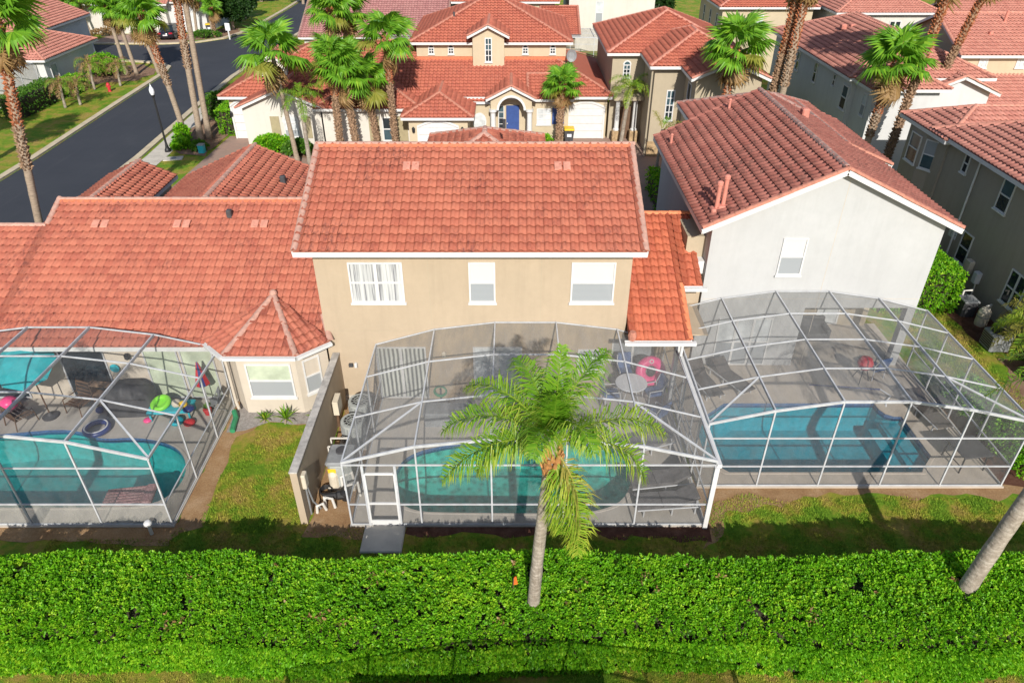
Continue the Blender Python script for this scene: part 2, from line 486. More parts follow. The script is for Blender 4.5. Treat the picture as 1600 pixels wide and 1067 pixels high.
class MB:
    def __init__(s):
        s.v, s.f, s.r = [], [], None
    def add(s, vs, fs):
        k = len(s.v)
        s.v += [tuple(p) for p in vs]
        s.f += [tuple(i + k for i in f) for f in fs]
        return s
    def box(s, x0, x1, y0, y1, z0, z1):
        return s.add([(x0, y0, z0), (x1, y0, z0), (x1, y1, z0), (x0, y1, z0), (x0, y0, z1), (x1, y0, z1), (x1, y1, z1), (x0, y1, z1)],
                     [(3, 2, 1, 0), (4, 5, 6, 7), (0, 1, 5, 4), (1, 2, 6, 5), (2, 3, 7, 6), (3, 0, 4, 7)])
    def cbox(s, x0, x1, y0, y1, z0, z1, c=.03):
        """box with chamfered vertical and top edges"""
        p = [(x0 + c, y0), (x1 - c, y0), (x1, y0 + c), (x1, y1 - c), (x1 - c, y1), (x0 + c, y1), (x0, y1 - c), (x0, y0 + c)]
        cx, cy_ = (x0 + x1) / 2, (y0 + y1) / 2
        q = [(cx + (x - cx) * (1 - 2 * c / (x1 - x0)), cy_ + (y - cy_) * (1 - 2 * c / (y1 - y0))) for x, y in p]
        return s.add([(x, y, z0) for x, y in p] + [(x, y, z1 - c) for x, y in p] + [(x, y, z1) for x, y in q],
                     [tuple(range(7, -1, -1)), tuple(range(16, 24))] + [(i, (i + 1) % 8, 8 + (i + 1) % 8, 8 + i) for i in range(8)] + [(8 + i, 8 + (i + 1) % 8, 16 + (i + 1) % 8, 16 + i) for i in range(8)])
    def bar(s, p, q, w, h=None, up=(0, 0, 1)):
        p, q = Vector(p), Vector(q)
        h = h or w
        d = (q - p).normalized()
        u = Vector(up)
        if abs(d.dot(u)) > .95:
            u = Vector((0, 1, 0))
        a = d.cross(u).normalized() * w / 2
        b = a.cross(d).normalized() * h / 2
        vs_ = [p - a - b, p + a - b, p + a + b, p - a + b, q - a - b, q + a - b, q + a + b, q - a + b]
        return s.add(vs_, [(3, 2, 1, 0), (4, 5, 6, 7), (0, 1, 5, 4), (1, 2, 6, 5), (2, 3, 7, 6), (3, 0, 4, 7)])
    def tube(s, pts, rad, n=8, cap=True):
        pts = [Vector(p) for p in pts]
        if not hasattr(rad, '__len__'):
            rad = [rad] * len(pts)
        k = len(s.v)
        prev = None
        for i, p in enumerate(pts):
            d = (pts[min(i + 1, len(pts) - 1)] - pts[max(i - 1, 0)]).normalized()
            if prev is None:
                a = d.cross(Vector((.3, .2, 1)) if abs(d.z) < .9 else Vector((0, 1, 0))).normalized()
            else:
                a = (prev - d * prev.dot(d)).normalized()
            prev = a
            b = d.cross(a)
            for j in range(n):
                t = 2 * math.pi * j / n
                s.v.append(tuple(p + (a * math.cos(t) + b * math.sin(t)) * rad[i]))
        for i in range(len(pts) - 1):
            for j in range(n):
                s.f.append((k + i * n + j, k + i * n + (j + 1) % n, k + (i + 1) * n + (j + 1) % n, k + (i + 1) * n + j))
        if cap:
            s.f.append(tuple(k + j for j in range(n - 1, -1, -1)))
            s.f.append(tuple(k + (len(pts) - 1) * n + j for j in range(n)))
        return s
    def lathe(s, prof, c=(0, 0, 0), n=16):
        k = len(s.v)
        for r, z in prof:
            for j in range(n):
                t = 2 * math.pi * j / n
                s.v.append((c[0] + r * math.cos(t), c[1] + r * math.sin(t), c[2] + z))
        for i in range(len(prof) - 1):
            for j in range(n):
                s.f.append((k + i * n + j, k + i * n + (j + 1) % n, k + (i + 1) * n + (j + 1) % n, k + (i + 1) * n + j))
        s.f.append(tuple(k + j for j in range(n - 1, -1, -1)))
        s.f.append(tuple(k + (len(prof) - 1) * n + j for j in range(n)))
        return s
    def torus(s, c, r1, r2, n=28, m=10, tilt=None):
        k = len(s.v)
        T = tilt or Matrix.Identity(3)
        for i in range(n):
            a = 2 * math.pi * i / n
            for j in range(m):
                b = 2 * math.pi * j / m
                s.v.append(tuple(Vector(c) + T @ Vector(((r1 + r2 * math.cos(b)) * math.cos(a), (r1 + r2 * math.cos(b)) * math.sin(a), r2 * math.sin(b)))))
        for i in range(n):
            for j in range(m):
                s.f.append((k + i * m + j, k + ((i + 1) % n) * m + j, k + ((i + 1) % n) * m + (j + 1) % m, k + i * m + (j + 1) % m))
        return s
    def prism(s, poly, d):
        """closed prism from a planar 3D polygon extruded by the vector d"""
        n = len(poly)
        d = Vector(d)
        k = len(s.v)
        s.v += [tuple(p) for p in poly] + [tuple(Vector(p) + d) for p in poly]
        s.f.append(tuple(k + i for i in range(n)))
        s.f.append(tuple(k + n + i for i in range(n - 1, -1, -1)))
        for i in range(n):
            s.f.append((k + i, k + n + i, k + n + (i + 1) % n, k + (i + 1) % n))
        return s
    def build(s, name, mat, parent=None, smooth=False, fix=True):
        me = bpy.data.meshes.new(name)
        off = base_of(parent)
        v = [(p[0] - off.x, p[1] - off.y, p[2] - off.z) for p in s.v]
        me.from_pydata(v, [], s.f)
        if fix:
            bm = bmesh.new()
            bm.from_mesh(me)
            bmesh.ops.recalc_face_normals(bm, faces=bm.faces)
            bm.to_mesh(me)
            bm.free()
        if s.r is not None:
            a = me.attributes.new('rnd', 'FLOAT', 'FACE')
            a.data.foreach_set('value', np.asarray(s.r, dtype=np.float32))
        me.materials.append(MAT[mat] if isinstance(mat, str) else mat)
        if smooth:
            me.polygons.foreach_set('use_smooth', [True] * len(me.polygons))
        me.update()
        return link(name, me, parent)

def np_mesh(name, V, Fq, mat, parent=None, rnd=None, smooth=False):
    """fast mesh from numpy: V (n,3), Fq (m,k) all faces with k corners"""
    me = bpy.data.meshes.new(name)
    off = base_of(parent)
    V = np.asarray(V, dtype=np.float32) - np.array(off, dtype=np.float32)
    m, k = Fq.shape
    me.vertices.add(len(V))
    me.vertices.foreach_set('co', V.ravel())
    me.loops.add(m * k)
    me.loops.foreach_set('vertex_index', Fq.astype(np.int32).ravel())
    me.polygons.add(m)
    me.polygons.foreach_set('loop_start', np.arange(0, m * k, k, dtype=np.int32))
    me.update(calc_edges=True)
    if rnd is not None:
        a = me.attributes.new('rnd', 'FLOAT', 'FACE')
        a.data.foreach_set('value', np.asarray(rnd, dtype=np.float32))
    if smooth:
        me.polygons.foreach_set('use_smooth', [True] * m)
    me.materials.append(MAT[mat])
    return link(name, me, parent)

def sheet(name, poly, z, mat, jitter=0, sub=0, kind='structure'):
    """flat ground sheet, optional irregular edge"""
    pts = []
    n = len(poly)
    for i in range(n):
        a, b = Vector((*poly[i], 0)), Vector((*poly[(i + 1) % n], 0))
        k = max(1, int((b - a).length / sub)) if sub else 1
        for j in range(k):
            p = a.lerp(b, j / k)
            if jitter:
                q = noise.noise_vector(p * 1.7 + Vector((z * 91, 3, 1)))
                p = p + Vector((q.x, q.y, 0)) * jitter
            pts.append(Vector((p.x, p.y, z)))
    m = MB()
    m.v = [tuple(p) for p in pts]
    m.f = [t for t in tessellate_polygon([pts])]
    me = bpy.data.meshes.new(name)
    me.from_pydata(m.v, [], m.f)
    for p in me.polygons:
        pass
    bm = bmesh.new()
    bm.from_mesh(me)
    for f in bm.faces:
        f.normal_update()
        if f.normal.z < 0:
            f.normal_flip()
    bm.to_mesh(me)
    bm.free()
    me.materials.append(MAT[mat])
    o = link(name, me, None)
    o['kind'] = kind
    return o

# ------------------------------------------------------------------ roof tiles
TW, TL = .27, .345
NP = 8
def tile_profile(n):
    us = np.array([.0, .05, .16, .32, .48, .60, .70, .99][:n] if n == 8 else [.0, .10, .32, .54, .70, .99]) * TW
    t = us / TW
    h = np.where(t < .66, .068 * np.sin(np.pi * np.clip(t / .66, 0, 1)) ** .9, .004)
    h[0] -= .012
    return us, h

def tile_geo(n):
    us, h = tile_profile(n)
    lo = np.stack([us, np.zeros(n) - .012, h + .070], 1)
    hi = np.stack([us, np.full(n, TL + .03), h + .004], 1)
    lip = np.stack([us, np.zeros(n) - .008, h + .048], 1)
    V = np.concatenate([lip, lo, hi])
    F = []
    for i in range(n - 1):
        F.append((i, i + 1, n + i + 1, n + i))
        F.append((n + i, n + i + 1, 2 * n + i + 1, 2 * n + i))
    return V, np.array(F)
TV, TF = tile_geo(NP)
TV2, TF2 = tile_geo(6)
TILE_ME = {}
def tile_mesh(key):
    if key not in TILE_ME:
        me = bpy.data.meshes.new('tile')
        me.from_pydata([tuple(v) for v in TV], [], [tuple(int(i) for i in f) for f in TF])
        me.polygons.foreach_set('use_smooth', [i % 2 == 1 for i in range(len(TF))])
        me.materials.append(MAT['tile_' + key])
        TILE_ME[key] = me
    return TILE_ME[key]
CAP_ME = {}
def cap_geo(r=.105, L=.43):
    n = 7
    V, F = [], []
    for k, (x, rr, dz) in enumerate(((0, r * 1.03, .008), (L, r * .98, 0))):
        for j in range(n):
            t = math.pi * j / (n - 1)
            V.append((x, rr * math.cos(t), rr * math.sin(t) * .85 + dz - .02))
    for j in range(n - 1):
        F.append((j, j + 1, n + j + 1, n + j))
    F.append(tuple(2 * n + j for j in range(n)))
    V += V[:n]
    return V, F
def cap_mesh(mat):
    if mat not in CAP_ME:
        V, F = cap_geo()
        me = bpy.data.meshes.new('ridge_tile')
        me.from_pydata(V, [], F)
        me.polygons.foreach_set('use_smooth', [True] * (len(F) - 1) + [False])
        me.materials.append(MAT[mat])
        CAP_ME[mat] = me
    return CAP_ME[mat]

class House:
    def __init__(s, name, label, cat, loc, wall, tile, cap, near=False, rake_cap=None):
        s.root = thing(name, label, cat, loc)
        s.wall, s.tile, s.cap, s.near, s.rake_cap = wall, tile, cap, near, rake_cap or cap
        s.full, s.clipV, s.clipF, s.clipR, s.first = [], [], [], [], None
        s.caps = []
    def part(s, name, mb, mat, parent=None, smooth=False):
        return mb.build(name, mat, parent or s.root, smooth)
    # a tiled plane: poly[0]->poly[1] is the eave (or any horizontal) edge
    def plane(s, roof, poly, do_tiles=True):
        poly = [Vector(p) for p in poly]
        U = (poly[1] - poly[0]).normalized()
        Nn = U.cross(poly[2] - poly[0]).normalized()
        if Nn.z < 0:
            Nn = -Nn
        V = Nn.cross(U).normalized()
        if V.z < 0:
            V = -V
        if U.cross(V).dot(Nn) < 0:
            U = -U
        O = poly[0]
        uv = [((p - O).dot(U), (p - O).dot(V)) for p in poly]
        area = sum(uv[i][0] * uv[(i + 1) % len(uv)][1] - uv[(i + 1) % len(uv)][0] * uv[i][1] for i in range(len(uv)))
        if area < 0:
            uv = uv[::-1]
            poly = poly[::-1]
        if not do_tiles:
            return
        u0, u1 = min(a for a, b in uv), max(a for a, b in uv)
        v1 = max(b for a, b in uv)
        def sd(a, b):
            m = 1e9
            for i in range(len(uv)):
                p, q = uv[i], uv[(i + 1) % len(uv)]
                ex, ey = q[0] - p[0], q[1] - p[1]
                l = math.hypot(ex, ey)
                if l < 1e-6:
                    continue
                m = min(m, (ex * (b - p[1]) - ey * (a - p[0])) / l)
            return m
        cl = []
        nu = int(math.ceil((u1 - u0) / TW))
        off = ((u1 - u0) - nu * TW) / 2
        for i in range(int(v1 / TL) + 1):
            for j in range(nu):
                a, b = u0 + off + j * TW, i * TL
                ds = [sd(a + x, b + y) for x, y in ((.01, .01), (TW - .01, .01), (TW - .01, TL - .01), (.01, TL - .01))]
                c0 = sd(a + TW / 2, b + TL / 2)
                if min(ds) > -.02:
                    s.full.append((roof, O + U * a + V * b, U, V, Nn))
                elif max(max(ds), c0) > 0:
                    cl.append((a, b))
        if cl:
            bm = bmesh.new()
            lay = bm.faces.layers.float.new('rnd')
            for a, b in cl:
                vs_ = [bm.verts.new(O + U * (a + t[0]) + V * (b + t[1]) + Nn * t[2]) for t in TV2.tolist()]
                rr = random.random()
                for f in TF2.tolist():
                    ff = bm.faces.new([vs_[k] for k in f])
                    ff[lay] = rr
            for i in range(len(poly)):
                p, q = poly[i], poly[(i + 1) % len(poly)]
                if (q - p).length < 1e-5:
                    continue
                nrm = Nn.cross(q - p).normalized()
                ev = abs((q - p).normalized().z) < .02 and (p - O).dot(V) < .1
                bmesh.ops.bisect_plane(bm, geom=bm.verts[:] + bm.edges[:] + bm.faces[:], plane_co=p - nrm * (.06 if ev else 0), plane_no=nrm, clear_inner=True)
            bm.verts.index_update()
            k = len(s.clipV)
            s.clipV += [tuple(v.co) for v in bm.verts]
            for f in bm.faces:
                s.clipF.append(tuple(v.index + k for v in f.verts))
                s.clipR.append(f[lay])
            bm.free()
    def cap_line(s, roof, a, b, mat=None):
        a, b = Vector(a), Vector(b)
        d = b - a
        n = max(1, int(round(d.length / .37)))
        X = d.normalized()
        Y = Vector((0, 0, 1)).cross(X).normalized()
        Z = X.cross(Y)
        for i in range(n):
            M = Matrix((X, Y, Z)).transposed().to_4x4()
            M.translation = a + d * (i / n) + Vector((0, 0, .05 + random.uniform(-.006, .006)))
            s.caps.append((roof, M, mat or s.cap))
    def roof(s, planes, fascia=(), caps=(), tiles=None, thick=.09, mat=None):
        """planes: list of (poly, tiled?)"""
        m = MB()
        for poly, _ in planes:
            poly = [Vector(p) for p in poly]
            nn = (poly[1] - poly[0]).cross(poly[2] - poly[0]).normalized()
            if nn.z < 0:
                nn = -nn
            m.prism(poly, -nn * thick)
        ro = m.build('roof', mat or 'tiles_' + s.tile, s.root)
        s.first = s.first or ro
        for poly, t in planes:
            s.plane(ro, poly, t)
        for a, b in fascia:
            f = MB()
            a, b = Vector(a), Vector(b)
            f.bar(a + Vector((0, 0, -.085)), b + Vector((0, 0, -.085)), .035, .17)
            f.build('fascia', 'trim', ro)
        for c in caps:
            s.cap_line(ro, *c)
        return ro
    def block(s, x0, x1, y0, y1, ze, kind, ov=.4, slope=.4167, z0=0, wall=None, vis='SWE', ovr=None, wallless=False):
        """walls x0..x1, y0..y1; eave edge height ze; vis = roof planes that get tiles"""
        ovr = ov if ovr is None else ovr
        zt = ze + slope * ov - .06
        w = MB()
        X0, X1, Y0, Y1 = x0 - ov, x1 + ov, y0 - ov, y1 + ov
        P, F, C = [], [], []
        if kind == 'gx':
            X0, X1 = x0 - ovr, x1 + ovr
            ym = (y0 + y1) / 2
            zr = ze + slope * (ym - Y0)
            w.prism([(x0, y0, z0), (x0, y1, z0), (x0, y1, zt), (x0, ym, zr - .06), (x0, y0, zt)], (x1 - x0, 0, 0))
            P = [([(X0, Y0, ze), (X1, Y0, ze), (X1, ym, zr), (X0, ym, zr)], 'S' in vis), ([(X1, Y1, ze), (X0, Y1, ze), (X0, ym, zr), (X1, ym, zr)], 'N' in vis)]
            F = [((X0, Y0, ze), (X1, Y0, ze)), ((X0, Y0, ze), (X0, ym, zr)), ((X0, ym, zr), (X0, Y1, ze)), ((X1, Y0, ze), (X1, ym, zr)), ((X1, ym, zr), (X1, Y1, ze))]
            C = [((X0, ym, zr), (X1, ym, zr)), ((X0, Y0, ze), (X0, ym, zr), s.rake_cap), ((X1, Y0, ze), (X1, ym, zr), s.rake_cap)]
        elif kind == 'gy':
            Y0, Y1 = y0 - ovr, y1 + ovr
            xm = (x0 + x1) / 2
            zr = ze + slope * (xm - X0)
            w.prism([(x0, y0, z0), (x1, y0, z0), (x1, y0, zt), (xm, y0, zr - .06), (x0, y0, zt)], (0, y1 - y0, 0))
            P = [([(X0, Y1, ze), (X0, Y0, ze), (xm, Y0, zr), (xm, Y1, zr)], 'W' in vis), ([(X1, Y0, ze), (X1, Y1, ze), (xm, Y1, zr), (xm, Y0, zr)], 'E' in vis)]
            F = [((X0, Y0, ze), (X0, Y1, ze)), ((X1, Y0, ze), (X1, Y1, ze)), ((X0, Y0, ze), (xm, Y0, zr)), ((xm, Y0, zr), (X1, Y0, ze))]
            C = [((xm, Y0, zr), (xm, Y1, zr)), ((X0, Y0, ze), (xm, Y0, zr), s.rake_cap), ((X1, Y0, ze), (xm, Y0, zr), s.rake_cap)]
        else:
            w.box(x0, x1, y0, y1, z0, zt)
            W, D = X1 - X0, Y1 - Y0
            if W >= D:
                zr = ze + slope * D / 2
                A, B = (X0 + D / 2, (Y0 + Y1) / 2, zr), (X1 - D / 2, (Y0 + Y1) / 2, zr)
                P = [([(X0, Y0, ze), (X1, Y0, ze), B, A], 'S' in vis), ([(X1, Y1, ze), (X0, Y1, ze), A, B], 'N' in vis), ([(X0, Y1, ze), (X0, Y0, ze), A], 'W' in vis), ([(X1, Y0, ze), (X1, Y1, ze), B], 'E' in vis)]
                C = [(A, B), ((X0, Y0, ze), A), ((X0, Y1, ze), A), ((X1, Y0, ze), B), ((X1, Y1, ze), B)]
            else:
                zr = ze + slope * W / 2
                A, B = ((X0 + X1) / 2, Y0 + W / 2, zr), ((X0 + X1) / 2, Y1 - W / 2, zr)
                P = [([(X0, Y0, ze), (X1, Y0, ze), A], 'S' in vis), ([(X1, Y1, ze), (X0, Y1, ze), B], 'N' in vis), ([(X0, Y1, ze), (X0, Y0, ze), A, B], 'W' in vis), ([(X1, Y0, ze), (X1, Y1, ze), B, A], 'E' in vis)]
                C = [(A, B), ((X0, Y0, ze), A), ((X1, Y0, ze), A), ((X0, Y1, ze), B), ((X1, Y1, ze), B)]
            F = [((X0, Y0, ze), (X1, Y0, ze)), ((X0, Y0, ze), (X0, Y1, ze)), ((X1, Y0, ze), (X1, Y1, ze))]
            w.box(X0 + .05, X1 - .05, Y0 + .05, Y1 - .05, ze - .15, ze - .125)   # soffit
        if not wallless:
            s.part('wall', w, wall or s.wall)
        return s.roof(P, F, C)
    def finish(s):
        s.full.sort(key=lambda t: (t[1] - Vector((0, 0, 16))).length)
        ind = s.full[:300] if s.near else []
        rest = s.full[300:] if s.near else s.full
        me = tile_mesh(s.tile) if ind else None
        for roof, O, U, V, Nn in ind:
            o = bpy.data.objects.new('tile', me)
            M = Matrix((U, V, Nn)).transposed().to_4x4() @ Matrix.Rotation(random.gauss(0, .008), 4, 'Z')
            M.translation = O + Nn * random.uniform(-.004, .006) - base_of(s.root)
            o.matrix_basis = M
            o.parent = roof
            COL.objects.link(o)
        tv, tf = (TV, TF) if s.near else (TV2, TF2)
        V_, F_, R_ = [], [], []
        if rest:
            Oa = np.array([list(t[1]) for t in rest])
            Ua, Va, Na = [np.array([list(t[k]) for t in rest]) for k in (2, 3, 4)]
            Oa = Oa + Na * RNG.uniform(-.004, .006, (len(rest), 1))
            P = Oa[:, None, :] + tv[None, :, 0:1] * Ua[:, None, :] + tv[None, :, 1:2] * Va[:, None, :] + tv[None, :, 2:3] * Na[:, None, :]
            Fq = tf[None] + (np.arange(len(rest)) * len(tv))[:, None, None]
            rn = np.repeat(RNG.random(len(rest)), len(tf))
            o = np_mesh('roof_tiles', P.reshape(-1, 3), Fq.reshape(-1, 4), 'tiles_' + s.tile, s.first, rn)
            o['kind'] = 'stuff'
        if s.clipF:
            m = MB()
            m.v, m.f, m.r = s.clipV, s.clipF, s.clipR
            o = m.build('cut_roof_tiles', 'tiles_' + s.tile, s.first, fix=False)
            o['kind'] = 'stuff'
        if s.near:
            for roof, M, mat in s.caps:
                o = bpy.data.objects.new('ridge_tile', cap_mesh(mat))
                M = M.copy()
                M.translation = M.translation - base_of(s.root)
                o.matrix_basis = M
                o.parent = roof
                COL.objects.link(o)
        else:
            by = {}
            V, F = cap_geo()
            for roof, M, mat in s.caps:
                by.setdefault((roof.name, mat), (roof, MB()))[1].add([M @ Vector(v) for v in V], F)
            for (rn_, mat), (roof, m) in by.items():
                o = m.build('ridge_tiles', mat, roof, True, fix=False)
                o['kind'] = 'stuff'

# ------------------------------------------------------------------ openings
def axes(n):
    n = Vector((n[0], n[1], 0)).normalized()
    return Vector((-n.y, n.x, 0)), n

def obox(m, c, n, a0, a1, d0, d1, z0, z1):
    r, n = axes(n)
    c = Vector((c[0], c[1], 0))
    p = [c + r * a + n * d for a, d in ((a0, d0), (a1, d0), (a1, d1), (a0, d1))]
    return m.add([(q.x, q.y, z0) for q in p] + [(q.x, q.y, z1) for q in p], [(3, 2, 1, 0), (4, 5, 6, 7), (0, 1, 5, 4), (1, 2, 6, 5), (2, 3, 7, 6), (3, 0, 4, 7)])

def window(h, c, n, z0, z1, w, cols=1, rows=2, up='blind', low='screenpane', fw=.055, sill=True, grid=False, arch=False, frame='trim', split=.5):
    m = MB()
    hw = w / 2
    d = .05
    obox(m, c, n, -hw, -hw + fw, 0, d, z0, z1)
    obox(m, c, n, hw - fw, hw, 0, d, z0, z1)
    obox(m, c, n, -hw + fw, hw - fw, 0, d - .003, z0, z0 + fw)
    obox(m, c, n, -hw + fw, hw - fw, 0, d - .003, z1 - fw, z1)
    zs = [z0 + fw, z0 + (z1 - z0) * split, z1 - fw] if rows == 2 else list(np.linspace(z0 + fw, z1 - fw, rows + 1))
    xs = list(np.linspace(-hw + fw, hw - fw, cols + 1))
    t = fw * (.55 if not grid else .35)
    for x in xs[1:-1]:
        obox(m, c, n, x - t * (1 if grid else 1.6), x + t * (1 if grid else 1.6), 0, d - .006, z0 + fw, z1 - fw)
    for z in zs[1:-1]:
        obox(m, c, n, -hw + fw, hw - fw, 0, d - .009, z - t, z + t)
    r, nn = axes(n)
    if arch:
        cc = Vector((c[0], c[1], 0))
        k = 10
        pi_ = [cc + r * ((hw - fw) * math.cos(math.pi * i / k)) + nn * .012 + Vector((0, 0, z1 + (hw - fw) * math.sin(math.pi * i / k))) for i in range(k + 1)]
        po = [cc + r * (hw * 1.12 * math.cos(math.pi * i / k)) + Vector((0, 0, z1 + hw * 1.12 * math.sin(math.pi * i / k))) for i in range(k + 1)]
        pin = [cc + r * ((hw - fw) * math.cos(math.pi * i / k)) + Vector((0, 0, z1 + (hw - fw) * math.sin(math.pi * i / k))) for i in range(k + 1)]
        for i in range(k):
            m.prism([po[i], po[i + 1], pin[i + 1], pin[i]], nn * d)
    wo = m.build('window', frame, h.root)
    for i in range(len(zs) - 1):
        for j in range(cols):
            g = MB()
            obox(g, c, n, xs[j] + .002, xs[j + 1] - .002, 0, .012 + .004 * (i == 0), zs[i] + .002, zs[i + 1] - .002)
            g.build('pane', up if i >= (len(zs) - 1) / 2 else low, wo)
    if arch:
        g = MB()
        g.prism([p - nn * .01 for p in pi_], nn * .012)
        g.build('pane', up, wo)
    if sill:
        g = MB()
        obox(g, c, n, -hw - .04, hw + .04, 0, .09, z0 - .07, z0 - .002)
        g.build('sill', frame, wo)
    return wo

def garage_door(h, c, n, w, ht, arch=True, z0=0):
    m = MB()
    r, nn = axes(n)
    hw = w / 2
    obox(m, c, n, -hw - .12, -hw, 0, .1, z0, z0 + ht)
    obox(m, c, n, hw, hw + .12, 0, .1, z0, z0 + ht)
    k = 10
    cc = Vector((c[0], c[1], 0))
    rise = .38 if arch else .0
    top = [cc + r * (-hw - .12 + (w + .24) * i / k) + Vector((0, 0, z0 + ht + .14 + rise * math.sin(math.pi * i / k))) for i in range(k + 1)]
    bot = [cc + r * (-hw - .12 + (w + .24) * i / k) + Vector((0, 0, z0 + ht + rise * math.sin(math.pi * i / k))) for i in range(k + 1)]
    for i in range(k):
        m.prism([bot[i], bot[i + 1], top[i + 1], top[i]], nn * .1)
    d = m.build('garage_door', 'trim', h.root)
    for i in range(4):
        g = MB()
        obox(g, c, n, -hw, hw, 0, .03, z0 + ht * i / 4 + .012, z0 + ht * (i + 1) / 4 - .012)
        g.build('panel', 'trim', d)
    if arch:
        g = MB()
        g.prism([p + nn * .0 for p in bot], nn * .03)
        g.build('panel', 'trim', d)
    return d

def copy_tree(o, parent=None):
    c = o.copy()
    COL.objects.link(c)
    c.parent = parent
    for ch in list(o.children):
        copy_tree(ch, c)
    return c

# ------------------------------------------------------------------ the setting: ground, road, paving
DECKS = dict(left=(-19.6, -9.85, 14.24, 20.3), mid=(-4.72, 5.66, 14.26, 22.4), right=(5.72, 15.24, 15.82, 25.3))
def build_ground():
    holes = [(a + .1, b - .1, c + .1, d - .4) for a, b, c, d in DECKS.values()]
    xs = sorted({-400, -60, 60, 400, *[h[0] for h in holes], *[h[1] for h in holes]})
    ys = sorted({-60, 0, 60, 130, 500, *[h[2] for h in holes], *[h[3] for h in holes]})
    m = MB()
    for i in range(len(xs) - 1):
        for j in range(len(ys) - 1):
            cx, cy_ = (xs[i] + xs[i + 1]) / 2, (ys[j] + ys[j + 1]) / 2
            if any(h[0] < cx < h[1] and h[2] < cy_ < h[3] for h in holes):
                continue
            m.add([(xs[i], ys[j], 0), (xs[i + 1], ys[j], 0), (xs[i + 1], ys[j + 1], 0), (xs[i], ys[j + 1], 0)], [(0, 1, 2, 3)])
    o = m.build('ground', 'grass', fix=False)
    o['kind'] = 'structure'
build_ground()

road_poly = [(-31.2, 8), (-25.0, 8), (-25.1, 46), (-25.7, 58), (-26.0, 68), (-25.2, 86), (-24.0, 103), (-22.5, 125), (-30.5, 125), (-30.4, 105), (-30.6, 97), (-31.2, 88.5), (-32.2, 85.2), (-34.5, 83.0), (-38, 82.2), (-48, 82.2), (-75, 82.2), (-75, 75.2), (-48, 75.0), (-38, 74.6), (-34.8, 73.8), (-32.9, 72.0), (-32.3, 69.4), (-32.0, 60), (-31.4, 46)]
sheet('road', road_poly, .012, 'asphalt')
def kerb(pts, w=.45, h=.12, name='kerb'):
    m = MB()
    for i in range(len(pts) - 1):
        a, b = Vector((*pts[i], 0)), Vector((*pts[i + 1], 0))
        d = (b - a).normalized() * .06
        m.bar(a - d + Vector((0, 0, h / 2)), b + d + Vector((0, 0, h / 2 + .001 * i)), w, h)
    o = m.build(name, 'kerb')
    o['kind'] = 'structure'
    return o
kerb([(-31.5, 8), (-31.7, 46), (-32.3, 60), (-32.6, 69.4), (-33.1, 71.7), (-34.9, 73.4), (-38, 74.2), (-48, 74.6), (-75, 74.8)])
kerb([(-75, 82.6), (-48, 82.6), (-38, 82.6), (-34.8, 83.3), (-32.6, 85.5), (-31.6, 88.6), (-31.0, 97), (-30.8, 105), (-30.9, 125)])
kerb([(-24.7, 8), (-24.8, 46), (-25.4, 58), (-25.7, 68), (-24.9, 86), (-23.7, 103), (-22.2, 125)])
sheet('pavement', [(-24.2, 30), (-22.9, 30), (-23.0, 46.5), (-23.9, 60), (-25.2, 60), (-24.4, 46.5)], .02, 'concrete')
sheet('driveway', [(-20.5, 40), (-20.2, 50.5), (12.5, 50.5), (12.5, 42), (9.5, 34), (9.5, 24.7), (3.5, 24.7), (3.5, 28), (-16, 31), (-19, 36)], .016, 'paver')
sheet('driveway', [(-46.5, 82.9), (-36.0, 82.9), (-36.6, 88.0), (-46.2, 88.0)], .016, 'paver')
sheet('garden_bed', [(-23.2, 47.2), (-20.6, 46.2), (-20.4, 55), (-22.6, 57), (-23.8, 55)], .026, 'bed', .5, .8)
sheet('garden_bed', [(-40, 64), (-33.9, 66.5), (-33.6, 71), (-36, 72.6), (-40.5, 71.5)], .02, 'bed', .8, 1)
sheet('garden_bed', [(-36.5, 84.2), (-31.9, 86.8), (-31.8, 92), (-36.2, 91)], .02, 'bed', .5, 1)
sheet('garden_bed', [(-17, 48.6), (-12.8, 47.4), (-7.2, 47.4), (-7.2, 45.9), (-13, 45.6), (-17.4, 47.2)], .026, 'bed', .3, .8)
# back gardens
sheet('sand_strip', [(-9.9, 13.7), (-9.0, 14.2), (-9.25, 15.6), (-9.2, 17), (-9.3, 18.2), (-8.6, 19.0), (-6.2, 18.7), (-6.2, 20.3), (-9.9, 20.3)], .006, 'sand', .22, .4)
sheet('sand_strip', [(-5.95, 13.9), (-3.9, 13.8), (-4.6, 15), (-4.6, 20.3), (-5.95, 20.3)], .006, 'sand', .2, .4)
sheet('sand_strip', [(5.6, 13.3), (6.4, 14.6), (9, 15.5), (13, 15.5), (16.6, 15.4), (17.2, 16.2), (15.3, 16.4), (15.2, 16.1), (5.6, 16.1)], .006, 'sand', .4, .25)
sheet('sand_strip', [(-3.0, 13.95), (2, 14.0), (5.7, 13.7), (5.7, 14.4), (-3.0, 14.4)], .007, 'mulch', .25, .4)
sheet('sand_strip', [(-19, 13.75), (-13, 13.8), (-9.8, 13.6), (-9.8, 14.4), (-19, 14.4)], .007, 'sand', .25, .4)
sheet('gravel_bed', [(-9.75, 18.4), (-9.2, 18.6), (-8.4, 19.0), (-7.2, 18.8), (-6.25, 18.9), (-6.25, 20.2), (-9.8, 20.2)], .012, 'gravel', .18, .4)
sheet('mulch_bed', [(18.9, 24), (20.5, 22), (20.5, 36), (18.6, 36), (18.5, 29)], .008, 'mulch', .4, .6)
sheet('mulch_bed', [(17.6, 18.2), (20.5, 18.2), (20.5, 22.5), (19.2, 22.8), (18.2, 21)], .009, 'bed', .4, .6)
sheet('mulch_bed', [(15.2, 15.9), (17.4, 15.9), (17.2, 20.5), (15.2, 20.5)], .008, 'mulch', .3, .6)
